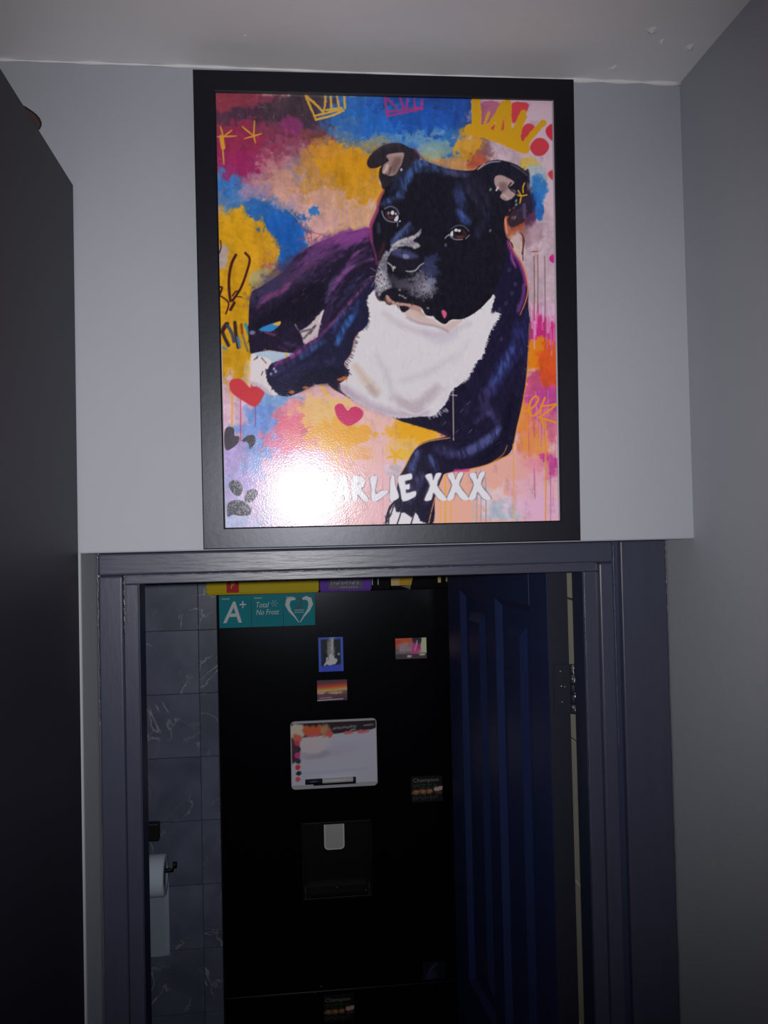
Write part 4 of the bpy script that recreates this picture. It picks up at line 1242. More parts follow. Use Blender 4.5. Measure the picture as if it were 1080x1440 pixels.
    S(zB((84, 60), (100, 170), (130, 280), (142, 370)), 3, (110, 46, 92), 1.5, .8)
    S(zB((215, 170), (180, 260), (150, 350)), 5, (70, 36, 46), 4, .6)
    S(zA((160, 900), (165, 980)), 4, (70, 66, 92), 4, .6)
    # eyes
    for (f, ex, ey, iris, lid) in ((zA, 290, 800, (62, 60), 1), (zA, 985, 1005, (66, 58), 2)):
        x, y = f((ex, ey))[0]
        B(x, y, 13, 10, (20, 18, 26), .9, 10, .1, 5, 1, .2)
    P(zA((228, 780), (260, 740), (320, 745), (355, 800), (345, 850), (290, 868), (245, 845)), (44, 30, 34), 1.2)
    B(*zA((285, 835))[0], 5, 2.4, (76, 46, 46), .85, 0, .1, 3, 1, .4)
    B(*zA((292, 785))[0], 5.2, 4.4, (26, 20, 26), .95, 0, .1, 3, 1, .3)
    S(zA((195, 770), (212, 825), (255, 868), (320, 880), (350, 870)), 1.4, (134, 132, 150), 1, .85)
    S(zA((225, 745), (280, 722), (340, 748), (368, 800)), 2.2, (92, 90, 108), 1.5, .9)
    S(zA((235, 770), (275, 742), (330, 755)), 2.0, (22, 18, 26), 1.2, .9)
    P(zA((350, 810), (362, 835), (350, 868), (318, 862)), (190, 190, 204), 1)
    B(*zA((302, 786))[0], 2.3, 2.9, (226, 226, 236), 1, 0, .05, 3, 1, .3)
    B(*zA((262, 790))[0], 1.6, 2.2, (128, 124, 140), .9, 0, .05, 3, 1, .3)
    B(*zA((335, 796))[0], 1.4, 1.6, (170, 168, 182), .9, 0, .05, 3, 1, .3)
    S(zA((355, 880), (352, 925)), 1.2, (120, 130, 150), 1, .8)
    B(*zA((375, 872))[0], 1.1, 1.3, (180, 184, 200), .9, 0, .05, 3, 1, .3)
    P(zA((915, 1000), (935, 950), (1000, 945), (1055, 985), (1050, 1030), (990, 1052), (930, 1040)), (42, 28, 31), 1.2)
    B(*zA((985, 1032))[0], 6, 2.2, (82, 46, 40), .85, 0, .1, 3, 1, .4)
    B(*zA((970, 985))[0], 5, 4.2, (24, 18, 24), .9, 0, .1, 3, 1, .3)
    P(zA((885, 1005), (912, 960), (915, 1000), (910, 1030)), (196, 194, 206), 1)
    S(zA((870, 1005), (905, 1040), (950, 1058), (1010, 1056)), 1.3, (132, 132, 148), 1, .85)
    S(zA((900, 950), (950, 918), (1020, 920), (1075, 970)), 2.0, (70, 72, 92), 1.5, .9)
    S(zA((905, 965), (950, 935), (1020, 940), (1065, 990)), 2.0, (20, 18, 26), 1.2, .9)
    B(*zA((945, 962))[0], 2.3, 2.0, (222, 222, 232), 1, 0, .05, 3, 1, .3)
    B(*zA((978, 968))[0], 1.9, 1.8, (204, 206, 218), 1, 0, .05, 3, 1, .3)
    S(zC((180, 905), (215, 870)), 1.1, (150, 160, 170), 1, .8)
    S(zA((835, 1045), (850, 1025), (875, 1010)), 1.4, (150, 160, 176), 1, .8)
    B(*zB((840, 175))[0], 1.5, 2.5, (80, 84, 100), .8, 0, .2, 3, 1, .3)
    # blaze, muzzle
    spk = np.clip((c.fbm(2.6, 77, oct=3)-.42)*5, 0, 1)
    P(zB((268, 255), (300, 180), (380, 125), (480, 92), (545, 60), (592, 15), (575, 80), (510, 130), (570, 165), (580, 190), (530, 215), (480, 195), (400, 190), (330, 210)), (154, 149, 156), 2, 1, 1.0, 2.5, tex=.72+.28*spk)
    S(zB((300, 180), (400, 130), (520, 100)), 4, (176, 172, 180), 3, .7)
    S(zB((300, 150), (360, 80), (470, -40)), 5, (70, 86, 130), 4, .7)
    P(zB((240, 235), (195, 300), (150, 400), (132, 520), (132, 640), (165, 705), (215, 640), (300, 600), (255, 480), (245, 360), (270, 270)), (138, 134, 146), 2.5, .95, 1.0, tex=.7+.3*spk)
    B(*zB((185, 540))[0], 7, 12, (164, 160, 168), .7, 0, .4, 4, 3)
    B(*zB((600, 590))[0], 17, 18, (112, 108, 122), .8, -30, .7, 4, 6)
    B(*zB((640, 610))[0], 9, 8, (136, 130, 142), .8, 0, .7, 3, 8)
    B(*zB((410, 575))[0], 11, 8, (74, 70, 84), .8, 0, .7, 4, 9)
    B(*zB((310, 540))[0], 8, 8, (62, 58, 72), .7, 0, .7, 4, 10)
    B(*zB((690, 430))[0], 9, 12, (58, 62, 98), .7, -40, .7, 4, 11)
    B(*zB((690, 330))[0], 12, 7, (52, 58, 92), .7, -30, .7, 4, 12)
    B(*zB((700, 545))[0], 6, 5, (110, 118, 150), .7, 0, .6, 3, 13)
    for k in range(40):
        x, y = zB((rr.uniform(510, 730), rr.uniform(480, 740)))[0]
        B(x, y, .9, 1.1, rr.choice([(24, 22, 32), (136, 132, 142), (30, 28, 40)]), .55, 0, .1, 3, 1, .4)
    for k in range(26):
        x, y = zB((rr.uniform(140, 250), rr.uniform(400, 640)))[0]
        B(x, y, .9, 1.2, rr.choice([(40, 36, 46), (190, 186, 192)]), .8, 0, .1, 3, 1, .4)
    # lips
    P(zB((130, 650), (170, 700), (240, 650), (320, 640), (420, 660), (560, 720), (680, 800), (640, 880), (590, 810), (480, 775), (380, 760), (300, 735), (250, 690), (215, 745), (150, 725)), (30, 26, 36), 2, .95)
    S(zB((135, 650), (150, 700), (175, 735)), 3, (88, 58, 78), 2, .8)
    P(zB((232, 690), (262, 690), (300, 740), (400, 762), (490, 775), (580, 805), (596, 850), (632, 896), (560, 892), (470, 830), (380, 800), (300, 775), (250, 760)), (170, 134, 124), 1.6, 1, .6)
    P(zB((350, 795), (480, 805), (415, 862)), (36, 28, 38), 1.3)
    S(zB((362, 800), (385, 850), (415, 868)), 1.6, (206, 200, 206), 1, .9)
    S(zB((230, 720), (250, 760), (290, 765)), 4, (108, 70, 62), 3, .7)
    P(zB((425, 870), (480, 830), (560, 850), (640, 905), (715, 930), (750, 960), (830, 992), (900, 950), (1010, 935), (960, 985), (860, 1045), (740, 1000), (600, 975), (490, 930)), (190, 166, 160), 2.5, .9)
    S(zB((450, 910), (560, 965), (740, 1000), (860, 1050)), 3, (150, 132, 146), 3, .7)
    for p_ in ((375, 632), (376, 685), (405, 695), (430, 712), (660, 815)):
        B(*zB(p_)[0], 2.0, 1.1, (140, 138, 150), .8, 20, .2, 3, 1, .4)
    P(zB((798, 852), (822, 835), (852, 872), (828, 920)), (198, 84, 126), 1.3)
    # nose
    P(zB((255, 300), (275, 248), (345, 212), (450, 214), (540, 262), (605, 325), (612, 365), (560, 415), (460, 446), (330, 440), (268, 375)), (27, 25, 35), 1.3)
    P(zB((290, 265), (350, 228), (440, 228), (530, 268), (560, 300), (450, 315), (340, 290)), (60, 62, 98), 5, .95)
    B(*zB((432, 292))[0], 6, 3, (112, 118, 152), .9, 12, .3, 4, 2)
    S(zB((300, 240), (380, 222)), 3, (78, 80, 116), 2.5, .7)
    S(zB((395, 240), (398, 300)), 1.4, (34, 32, 46), 1.2, .8)
    S(zB((262, 285), (290, 235), (350, 210)), 1.6, (170, 162, 172), 1, .7)
    S(zB((255, 358), (295, 390), (310, 436)), 2.0, (150, 148, 158), 1.2, .9)
    B(*zB((320, 404))[0], 1.9, 1.9, (190, 188, 198), 1, 0, .05, 3, 1, .3)
    B(*zB((320, 404))[0], .9, .9, (30, 26, 34), 1, 0, .05, 3, 1, .3)
    S(zB((440, 440), (480, 445), (535, 432), (580, 385), (618, 362)), 2.2, (142, 142, 152), 1.2, .9, .3)
    # right ear
    P(zC((300, 200), (360, 150), (440, 118), (530, 110), (640, 150), (740, 205), (800, 260), (790, 420), (700, 560), (600, 680), (480, 560), (420, 380)), (25, 24, 35), 2, .95)
    S(zC((300, 205), (380, 150), (440, 128), (530, 122)), 2.6, (124, 116, 138), 1.5, .85, .4)
    S(zC((310, 195), (370, 140)), 1.2, (206, 150, 130), 1, .8)
    S(zC((640, 150), (740, 210), (800, 265)), 1.8, (92, 88, 110), 1.3, .7, .4)
    P(zC((478, 275), (540, 262), (610, 290), (668, 330), (645, 365), (612, 385), (650, 405), (682, 430), (668, 478), (590, 522), (530, 482), (548, 430), (505, 405), (472, 345)), (146, 122, 120), 1.6, 1, .7)
    P(zC((520, 340), (590, 340), (600, 400), (560, 440), (520, 400)), (104, 82, 84), 5, .85)
    S(zC((490, 415), (505, 385)), 2.2, (206, 196, 200), 1.2, .9)
    S(zC((560, 460), (610, 500)), 3, (170, 146, 142), 2, .7)
    S(zC((640, 340), (615, 385), (680, 440)), 2.2, (30, 26, 34), 1.4, .9)
    for st in (((775, 340), (758, 390), (762, 440)), ((702, 462), (740, 470), (800, 462)), ((710, 415), (740, 470)), ((742, 470), (728, 545))):
        S(zC(*st), 2.0, (206, 150, 44), 1, .95, .3)
    for p_ in ((690, 520), (690, 560), (625, 615), (668, 595), (650, 690), (675, 690), (430, 408), (428, 822)):
        B(*zC(p_)[0], 1.4, 2.2, rr.choice([(120, 150, 130), (110, 110, 140), (130, 70, 50)]), .7, 20, .2, 3, 1, .4)
    # fine fur over the coat
    dog = np.abs(c.c-before).sum(-1) > 6
    mx_ = c.c.max(-1)
    def ang_f(x, y):
        if y < 452 and x > 520 and (x < 700 or y < 300):
            return math.degrees(math.atan2(y-362, x-572))
        if x < 520:
            return -38
        if y > 610:
            return 155
        return 108
    eyes_ok = (np.hypot((X-550), (Y-302)) > 17) & (np.hypot((X-645), (Y-328)) > 18) & (np.hypot((X-570)/1.4, (Y-368)) > 20)
    c.restroke(1900, dog & (mx_ < 120) & eyes_ok, ang_f, (3, 9), (.7, 1.5), .38, .5, rr)
    c.restroke(420, dog & (mx_ < 70) & eyes_ok & ((X < 520) | (Y > 440)), ang_f, (3, 10), (.7, 1.4), .3, .4, rr, [(92, 62, 122), (66, 84, 150), (110, 64, 120)])
    c.restroke(420, dog & (mx_ > 165) & (Y > 425) & (Y < 590), lambda x, y: 70+30*math.sin(x*.04), (4, 12), (.8, 2.2), .07, .5, rr)
    dark = np.clip((90-c.c.max(-1))/60, 0, 1)
    ff = c.fbm(2.4, 91, 80, 3.0, 3)
    c.c *= (1+dark*(ff-.5)*0.5)[..., None]
    # whiskers
    for st in (((130, 440), (80, 408)), ((125, 490), (70, 500)), ((130, 520), (90, 600)), ((128, 560), (122, 640))):
        S(zB(*st), .9, (176, 150, 170), 1, .6)
    # ---------------- name across the bottom
    L = []
    L.append([(438, 671), (430, 667), (418, 672), (412, 685), (416, 698), (428, 704), (440, 699), (438, 691), (428, 695), (422, 688), (424, 678), (434, 678)])
    L.append([(443, 702), (446, 668), (454, 668), (453, 681), (460, 681), (462, 668), (469, 668), (468, 702), (460, 703), (459, 689), (452, 689), (451, 703)])
    L.append(z3((726, 1135), (742, 1060), (758, 1005), (785, 1000), (800, 1060), (808, 1130), (785, 1142), (776, 1108), (756, 1106), (750, 1140)))
    L.append(z3((822, 1128), (818, 1010), (860, 998), (890, 1015), (888, 1055), (870, 1070), (912, 1125), (890, 1142), (850, 1095), (850, 1130)))
    L.append(z3((922, 1010), (950, 996), (962, 1010), (950, 1070), (955, 1100), (985, 1080), (1026, 1086), (960, 1138), (930, 1130), (930, 1070)))
    L.append(zG((48, 780), (46, 690), (52, 605), (76, 585), (86, 660), (112, 745), (90, 770)))
    L.append(zG((105, 600), (160, 582), (207, 574), (210, 612), (160, 628), (166, 658), (192, 652), (192, 690), (166, 692), (172, 722), (238, 706), (235, 746), (145, 782), (125, 700)))
    for dx in (0, 168, 334):
        L.append([(x+dx/5.4, y-abs(dx)*0.004) for x, y in zG((314, 590), (360, 574), (374, 625), (395, 574), (435, 574), (402, 662), (478, 766), (422, 772), (376, 716), (358, 770), (308, 772), (350, 664))])
    for pl in L:
        q = np.array(pl)
        S(list(map(tuple, np.vstack([q, q[:1]]))), 2.6, (110, 100, 116), 1.2, .8, 0, False)
    for pl in L:
        P(pl, (222, 220, 226), 1.1, 1, n=3)
    P(z3((772, 1050), (782, 1078), (764, 1078)), (200, 150, 160), 1, 1, smooth=False)
    P(z3((850, 1030), (866, 1036), (852, 1056)), (200, 150, 160), 1, 1, smooth=False)

def k_dog(PX, PY):
    """how strongly the flash lights each point of the print: turns photographed colour into the ink's own colour"""
    D = (np.array(rt)*((PX-540)/FPX)[..., None] - np.array(up)*((PY-720)/FPX)[..., None] + np.array(fw))
    D = D/np.linalg.norm(D, axis=-1, keepdims=True)
    ax = np.array(Vector(aim).normalized())
    ch = math.cos(fl.spot_size/2)
    t = np.clip((D@ax-ch)/(1-ch), 0, 1)
    return 0.84*t*t*(3-2*t)*np.abs(D@np.array(FN))**3

M_print = painted_mat('satin_print', 0.165, 0.25, 1.0, 380)
e = 0.004
c0 = fpt(ix0-e, iz0-e, -0.0068)
make_print('dog_print', M_print, pf, c0, FX*(ix1-ix0+2*e), FU*(iz1-iz0+2*e), 486, 620, paint_dog, k_dog, lambda A, B_, P_: project(P_))

# ------------------------------------------------------------------ things on the fridge front
def px_panel(x0, y0, x1, y1, Y=None):
    Y = YF if Y is None else Y
    a, b_ = at(x0, (y0+y1)/2, Y), at(x1, (y0+y1)/2, Y)
    t, u = at((x0+x1)/2, y0, Y), at((x0+x1)/2, y1, Y)
    return a.x, b_.x, u.z, t.z

def simple_print(name, m, parent, x0, x1, z0, z1, y, nx, ny, painter, gain):
    """painter works in a 100-wide frame, y down"""
    asp = (z1-z0)/(x1-x0)
    return make_print(name, m, parent, (x0, y, z0), (x1-x0, 0, 0), (0, 0, z1-z0), nx, ny, painter,
                      lambda PX, PY: np.full(PX.shape, gain), lambda A, B_, P_: (A*100, (1-B_)*100*asp))
K = 0.16      # how brightly the flash lights that depth: photo colours are divided by it

M_small = painted_mat('glossy_small_print', 0.45, 0.15)

# teal energy label: three joined squares
sx0, sx1, sz0, sz1 = px_panel(308, 836, 443, 881)
es = empty('energy_label', ((sx0+sx1)/2, YF, sz0))
tag(es, 'teal three square energy label at the top of the fridge door', 'sticker')
M_teal = mat('teal_sticker', (0.004, 0.25, 0.31), 0.5, 0.10, 0, 1, 0.06, 20)
M_tealg = mat('pale_teal_ink', (0.30, 0.42, 0.44), 0.5, 0.3)
M_greyink = mat('grey_ink', (0.045, 0.085, 0.10), 0.5, 0.3)
wq = (sx1-sx0)/3
for k in range(3):
    box('square', M_teal, es, sx0+k*wq+0.0006, sx0+(k+1)*wq-0.0006, YF-0.0012, YF, sz0, sz1)
ht = sz1-sz0
ty = YF-0.0014
text_mesh('lettering', 'A', M_ink, es, sx0+wq*0.12, ty, sz0+ht*0.15, ht*0.66, wq*0.58, 0.12, 0.012)
text_mesh('lettering', '+', M_ink, es, sx0+wq*0.64, ty, sz0+ht*0.60, ht*0.22, wq*0.20, 0, 0.008)
text_mesh('lettering', 'Total', M_ink, es, sx0+wq*1.16, ty, sz0+ht*0.60, ht*0.17, wq*0.40, 0.25)
text_mesh('lettering', 'No Frost', M_ink, es, sx0+wq*1.15, ty, sz0+ht*0.37, ht*0.17, wq*0.72, 0.25)
b = nb()
fc = (sx0+wq*1.72, sz0+ht*0.72)
for k in range(6):
    a = k*math.pi/3
    q = [(fc[0]+wq*0.11*math.cos(a+s_)*r_, fc[1]+wq*0.11*math.sin(a+s_)*r_) for s_, r_ in ((-0.28, .2), (-0.12, 1), (0.12, 1), (0.28, .2))]
    b.faces.new([b.verts.new((x, ty, z)) for x, z in q])
obj('snowflake', b, mat('pale_rose_ink', (0.36, 0.40, 0.42), 0.5, 0.3), es)
# heart drawn with two tapering swashes round a 2
b = nb()
hx, hz = sx0+wq*2.5, sz0+ht*0.5
def swash(sgn):
    cen = [(-0.02, -0.40), (-0.14, -0.22), (-0.30, -0.02), (-0.37, 0.16), (-0.33, 0.31), (-0.22, 0.36), (-0.11, 0.33)]
    wid = [0.012, 0.022, 0.045, 0.07, 0.075, 0.06, 0.03]
    L_, R_ = [], []
    for i, (x, z) in enumerate(cen):
        x1_, z1_ = cen[min(i+1, 6)]
        x0_, z0_ = cen[max(i-1, 0)]
        tx, tz = x1_-x0_, z1_-z0_
        ln = math.hypot(tx, tz)
        nx_, nz_ = -tz/ln, tx/ln
        L_.append(b.verts.new((hx+sgn*(x+nx_*wid[i])*wq, ty, hz+(z+nz_*wid[i])*ht)))
        R_.append(b.verts.new((hx+sgn*(x-nx_*wid[i])*wq, ty, hz+(z-nz_*wid[i])*ht)))
    for i in range(6):
        b.faces.new((L_[i], L_[i+1], R_[i+1], R_[i]))
swash(1)
swash(-1)
obj('heart_emblem', b, M_ink, es)
text_mesh('lettering', '2', M_greyink, es, hx-wq*0.13, ty-0.0002, hz+ht*0.02, ht*0.36, wq*0.24, 0.15, 0.02)
for (z_, w0) in ((-0.03, .30), (-0.10, .30)):
    b = bx(nb(), hx-wq*w0/2, hx+wq*w0/2, ty-0.0001, ty, hz+z_*ht, hz+(z_+0.03)*ht)
    obj('small_print', b, M_tealg, es)
for k in range(3):
    b = bx(nb(), sx0+wq*(k+0.09), sx0+wq*(k+0.34), ty-0.0001, ty, sz1-ht*0.12, sz1-ht*0.085)
    obj('small_print', b, M_tealg, es)

def magnet(name, label, px, painter, nx, ny, r=0.002, thick=0.003, gain=K, rim=M_black, border=0.0):
    x0, x1, z0, z1 = px_panel(*px)
    root = empty(name, ((x0+x1)/2, YF, z0))
    tag(root, label, 'magnet', 'magnets on the fridge door')
    obj('backing', prism(nb(), rrect(x0, x1, z0, z1, r, 4), YF-thick, YF), rim, root)
    simple_print('printed_face', M_small, root, x0+border, x1-border, z0+border, z1-border, YF-thick-0.0004, nx, ny, painter, gain)
    return root, (x0, x1, z0, z1)

def p_falls(c):
    c.c[...] = (40, 56, 118)
    c.poly([(10, 8), (90, 8), (90, 118), (10, 118)], (16, 20, 28), 3, smooth=False)
    c.blob(50, 45, 14, 50, (84, 84, 80), .9, 0, .6, 14, 3)
    c.stroke([(58, 10), (56, 40), (52, 80)], 7, (110, 112, 108), 6, .9)
    c.stroke([(38, 14), (42, 50)], 6, (70, 72, 66), 6, .8)
    c.poly([(30, 108), (42, 90), (46, 72), (56, 70), (62, 86), (74, 90), (70, 106), (50, 112)], (166, 168, 170), 5, 1, 4, 8)
    c.stroke([(24, 112), (32, 100), (34, 84)], 6, (176, 178, 186), 4, .9)
    c.blob(82, 70, 4, 5, (110, 112, 112), .8, 0, .4, 5)
    c.poly([(8, 116), (92, 112), (92, 145), (8, 145)], (38, 52, 130), 5, smooth=False)
    n = c.fbm(7, 5)
    c.c *= (0.8+0.5*n)[..., None]
mg, r_ = magnet('souvenir_magnet', 'blue bordered waterfall photo magnet on the fridge', (448, 896, 482.5, 944), p_falls, 40, 56, gain=0.21)
# beads along the top of that magnet
b = nb()
for px in (444, 449, 455, 461.5, 466, 474, 480, 485):
    p = at(px, 890, YF)
    bmesh.ops.create_uvsphere(b, u_segments=8, v_segments=6, radius=0.0032, matrix=Matrix.Translation((p.x, YF-0.0032, p.z)))
o = obj('bead_row', b, mat('dark_chrome', (0.10, 0.10, 0.13), 0.2, 0.6, metal=0.8), mg, True)
o['kind'] = 'stuff'

def p_sunset(c):
    H = c.Y.max()
    t = c.Y/H
    stops = [(0, (52, 36, 44)), (.16, (70, 38, 46)), (.28, (136, 44, 34)), (.38, (150, 92, 50)), (.47, (158, 138, 84)), (.55, (96, 76, 60)), (.62, (70, 48, 56)), (1, (52, 34, 42))]
    tt = t+(c.X-50)*0.0008
    for ch in range(3):
        c.c[..., ch] = np.interp(tt, [s_[0] for s_ in stops], [s_[1][ch] for s_ in stops])
    c.blob(64, H*.62, 22, 4, (160, 126, 100), .9, 0, .5, 8, 3)
    c.blob(12, H*.62, 14, 3, (140, 116, 112), .8, 0, .5, 8, 4)
    c.stroke([(8, H*.86), (48, H*.84)], 3.5, (122, 94, 100), 3, .8, 0, False, 1.5, 2)
    c.stroke([(0, H*.97), (30, H*.95), (85, H*.93)], 2.6, (140, 140, 142), 2, .9)
magnet('sunset_magnet', 'red and gold sunset photo magnet below the waterfall magnet', (446, 956, 488, 985), p_sunset, 48, 32, gain=0.24)

def p_flower(c):
    H = c.Y.max()
    c.c[...] = (66, 60, 62)
    c.blob(20, 6, 50, 16, (150, 70, 46), 1, 0, .4, 14, 2)
    c.blob(8, 18, 14, 12, (150, 52, 44), .9, 0, .4, 10, 3)
    c.blob(30, 34, 28, 16, (96, 82, 88), .9, 0, .6, 8, 4)
    c.poly([(84, 0), (100, 0), (100, 48), (78, 48)], (158, 160, 128), 4, smooth=False)
    c.poly([(54, 0), (84, 0), (78, 26), (62, 24)], (28, 26, 38), 3)
    c.blob(64, 36, 14, 20, (144, 52, 100), 1, 20, .5, 8, 6)
    c.blob(74, 28, 8, 10, (112, 34, 78), .9, 0, .4, 6, 7)
    c.stroke([(62, 40), (68, 22), (70, 10)], 3, (160, 150, 160), 2, .8)
    c.blob(80, 52, 16, 8, (110, 78, 84), .8, 0, .4, 8, 8)
    c.poly([(0, H*.78), (100, H*.76), (100, H), (0, H)], (44, 36, 40), 3, .9, smooth=False)
    c.blob(44, H*.88, 8, 4, (130, 126, 122), .9, 0, .4, 6, 9)
    c.blob(86, H*.82, 10, 3, (150, 140, 130), .9, 0, .4, 6, 9)
    for k in range(10):
        c.stroke([(16+k*4, 16+(k % 3)), (15+k*4, 40)], 1.6, (130, 118, 124), 1.5, .5, 0, False, 1, 2)
magnet('flower_magnet', 'small photo magnet of a pink flower on orange and cream', (556, 897, 599.5, 926), p_flower, 52, 36, gain=0.24)

def p_pizza(c):
    H = c.Y.max()
    c.c[...] = (10, 11, 10)
    c.blob(30, H*.30, 50, 10, (14, 22, 16), .8)
    for x in (14, 36, 58):
        c.blob(x, H*.60, 12, 8, (86, 56, 42), 1, 0, .5, 6, x)
        c.blob(x+3, H*.58, 6, 4, (110, 72, 52), 1, 0, .5, 4, x+1)
    c.poly([(74, H*.46), (100, H*.42), (98, H*.56), (76, H*.60)], (120, 100, 96), 3)
    c.blob(86, H*.66, 14, 5, (60, 36, 32), .9, 0, .5, 6, 7)
    for k in range(9):
        c.stroke([(8+k*9, H*(.78+.03*(k % 2))), (9+k*9, H*(.9-.03*(k % 3)))], 4, (58, 58, 70), 4, .6)
M_dim = mat('dim_white_ink', (0.20, 0.20, 0.21), 0.5, 0.1)
M_dimg = mat('dim_green_ink', (0.03, 0.055, 0.035), 0.5, 0.3)
for lab, px, gain in (('black pizza takeaway magnet right of the whiteboard', (578, 1091, 622, 1127), 0.30), ('black pizza takeaway magnet on the lower freezer door', (455, 1399, 498, 1436), 0.30)):
    mg, (x0, x1, z0, z1) = magnet('pizza_magnet', lab, px, p_pizza, 44, 36, gain=gain)
    w_, h_ = x1-x0, z1-z0
    text_mesh('lettering', 'Champion', M_dim, mg, x0+w_*0.06, YF-0.0038, z1-h_*0.26, h_*0.19, w_*0.82, 0, 0.006)
    text_mesh('lettering', 'PIZZA', M_dimg, mg, x0+w_*0.08, YF-0.0038, z1-h_*0.46, h_*0.15, w_*0.80, 0, 0.004)

def p_dim(c):
    c.c[...] = (16, 17, 26)
    c.stroke([(14, 90), (30, 40), (60, 8)], 8, (44, 46, 70), 8, .9)
    c.blob(40, 60, 20, 26, (28, 30, 52), .9, 0, .5, 10)
magnet('dark_blue_magnet', 'dim dark blue magnet low on the fridge door by the open door', (594, 1352, 626, 1376), p_dim, 30, 24, gain=0.45)

# whiteboard with printed header
x0, x1, z0, z1 = px_panel(409, 1012, 530, 1107)
wbd = empty('whiteboard', ((x0+x1)/2, YF, z0))
tag(wbd, 'small magnetic whiteboard with printed food header on the fridge', 'whiteboard')
obj('board', prism(nb(), rrect(x0, x1, z0, z1, 0.012, 6), YF-0.004, YF), mat('whiteboard_rim', (0.50, 0.49, 0.53), 0.4, 0.4), wbd)
def p_board(c):
    H = c.Y.max()
    X, Y = c.X, c.Y
    c.c[...] = (116, 116, 126)
    c.blob(62, 32, 36, 10, (92, 90, 100), .8, -12, .4, 12, 2)
    c.blob(20, 38, 30, 5, (80, 76, 84), .6, -4, .4, 12, 3)
    c.blob(26, 24, 18, 11, (118, 108, 108), .7, 0, .5, 10, 4)
    c.poly([(-4, -4), (104, -4), (104, 8), (94, 11), (50, 14), (-4, 18)], (20, 16, 20), 1.5, smooth=False)
    c.poly([(-4, 10), (8, 12), (9, 40), (2, 46), (-4, 46)], (34, 18, 24), 3, .95)
    c.blob(7, 9, 10, 8, (124, 116, 104), 1, 0, .3, 6, 5, .25)
    for x in (19, 26, 33):
        c.blob(x, 9, 5, 6, (112, 50, 30), 1, 0, .4, 5, int(x), .3)
    c.blob(40, 10, 5, 7, (96, 78, 58), .9, 0, .5, 5, 9, .3)
    c.blob(45, 13, 3, 6, (112, 48, 34), .9, 0, .5, 5, 9, .3)
    c.blob(7, 17, 5, 5, (110, 54, 42), 1, 0, .4, 4, 6, .3)
    c.stroke([(0, 76), (0, 20)], 1, (150, 150, 150), 1, .3)
    for x, w_ in ((26, 10), (44, 7), (67, 8), (85, 10)):
        c.stroke([(x-w_/2, 15.5-x*.03), (x+w_/2, 15.0-x*.03)], 4, (132, 58, 66), 1.6, .8, 0, False, 1.2, 3)
    cols = [(128, 40, 52), (30, 24, 30), (124, 38, 72), (26, 26, 42), (132, 40, 40), (20, 20, 28), (130, 52, 60)]
    for k, col in enumerate(cols):
        y = 23+k*7.0
        c.blob(7+(k % 2)*.8, y, 3.2, 3.0, col, 1, 0, .3, 3, k+20, .25)
    # handwriting-like header flourish
    c.stroke([(49+i*1.1, 7.6-i*.06+(2.2 if i % 4 < 2 else 1.0)*math.sin(i*2.4)) for i in range(26)], 1.0, (92, 88, 88), 1, .75)
    c.stroke([(70, 10.6), (73, 9.6), (76, 10.4)], 1.4, (96, 92, 92), 1, .8)
    c.stroke([(86, 5.6), (97, 5.0)], 1.2, (92, 88, 88), 1, .8, 0, False)
    c.poly([(13, H*.80), (90, H*.77), (90, H*.80), (13, H*.83)], (104, 106, 124), 3, .7, smooth=False)
simple_print('printed_face', M_small, wbd, x0+0.002, x1-0.002, z0+0.012, z1-0.006, YF-0.0044, 110, 78, p_board, 0.17)
# marker pen in the board's tray
pz = at(466, 1096, YF).z
xa, xb = at(429, 1096, YF).x, at(500, 1094, YF).x
tl = at(500, 1092, YF).z-at(429, 1097, YF).z
py_ = YF-0.0125
pen = empty('marker_pen', (xa, py_, pz))
tag(pen, 'white marker pen with dark cap clipped to the whiteboard', 'pen')
def penseg(name, t0, t1, r, m):
    p0 = Vector((xa+(xb-xa)*t0, py_, pz+tl*(t0-0.5)*0.4))
    p1 = Vector((xa+(xb-xa)*t1, py_, pz+tl*(t1-0.5)*0.4))
    d_ = (p1-p0)*0.03
    return obj(name, tube(nb(), [p0, p0+d_, p1-d_, p1], r, 14, True, [r*.8, r, r, r*.8]), m, pen, True)
M_penc = mat('navy_pen_cap', (0.012, 0.012, 0.035), 0.4, 0.4)
penseg('cap', 0.0, 0.34, 0.0078, M_penc)
penseg('barrel', 0.33, 0.95, 0.0070, M_white)
penseg('end_plug', 0.945, 1.0, 0.0072, M_penc)
tz_ = pz-0.0105
tr_ = box('pen_tray', M_penc, wbd, xa+(xb-xa)*0.16, xb, YF-0.020, YF-0.004, tz_, tz_+0.0025, 0.0006, 1)

# ------------------------------------------------------------------ boxes lying on the fridge
def px_x(px, Y=YF+0.02):
    return at(px, 826, Y).x
ZT = FZ+0.006
def game_box(name, label, px0, px1, y0, depth, h, m, zb=None):
    xa, xb = px_x(px0, y0), px_x(px1, y0)
    z = FZ if zb is None else zb
    root = empty(name, ((xa+xb)/2, y0+depth/2, z))
    tag(root, label, 'box', 'boxes on top of the fridge')
    box('base', m, root, xa+0.002, xb-0.002, y0+0.002, y0+depth-0.002, z, z+h*0.6, 0.001, 1)
    box('lid', m, root, xa, xb, y0, y0+depth, z+0.004, z+h, 0.0012, 1)
    return root, xa, xb, z
M_yel = mat('yellow_card', (0.60, 0.46, 0.004), 0.5, 0.12)
M_redc = mat('red_card', (0.52, 0.02, 0.03), 0.5, 0.12)
M_pur = mat('purple_card', (0.15, 0.05, 0.44), 0.5, 0.12)
M_blk = mat('black_card', (0.003, 0.003, 0.005), 0.5, 0.05)
M_gold = mat('gold_card', (0.60, 0.36, 0.02), 0.5, 0.15)
M_pgold = mat('pale_gold_card', (0.66, 0.48, 0.16), 0.45, 0.4)
yA = YF+0.012
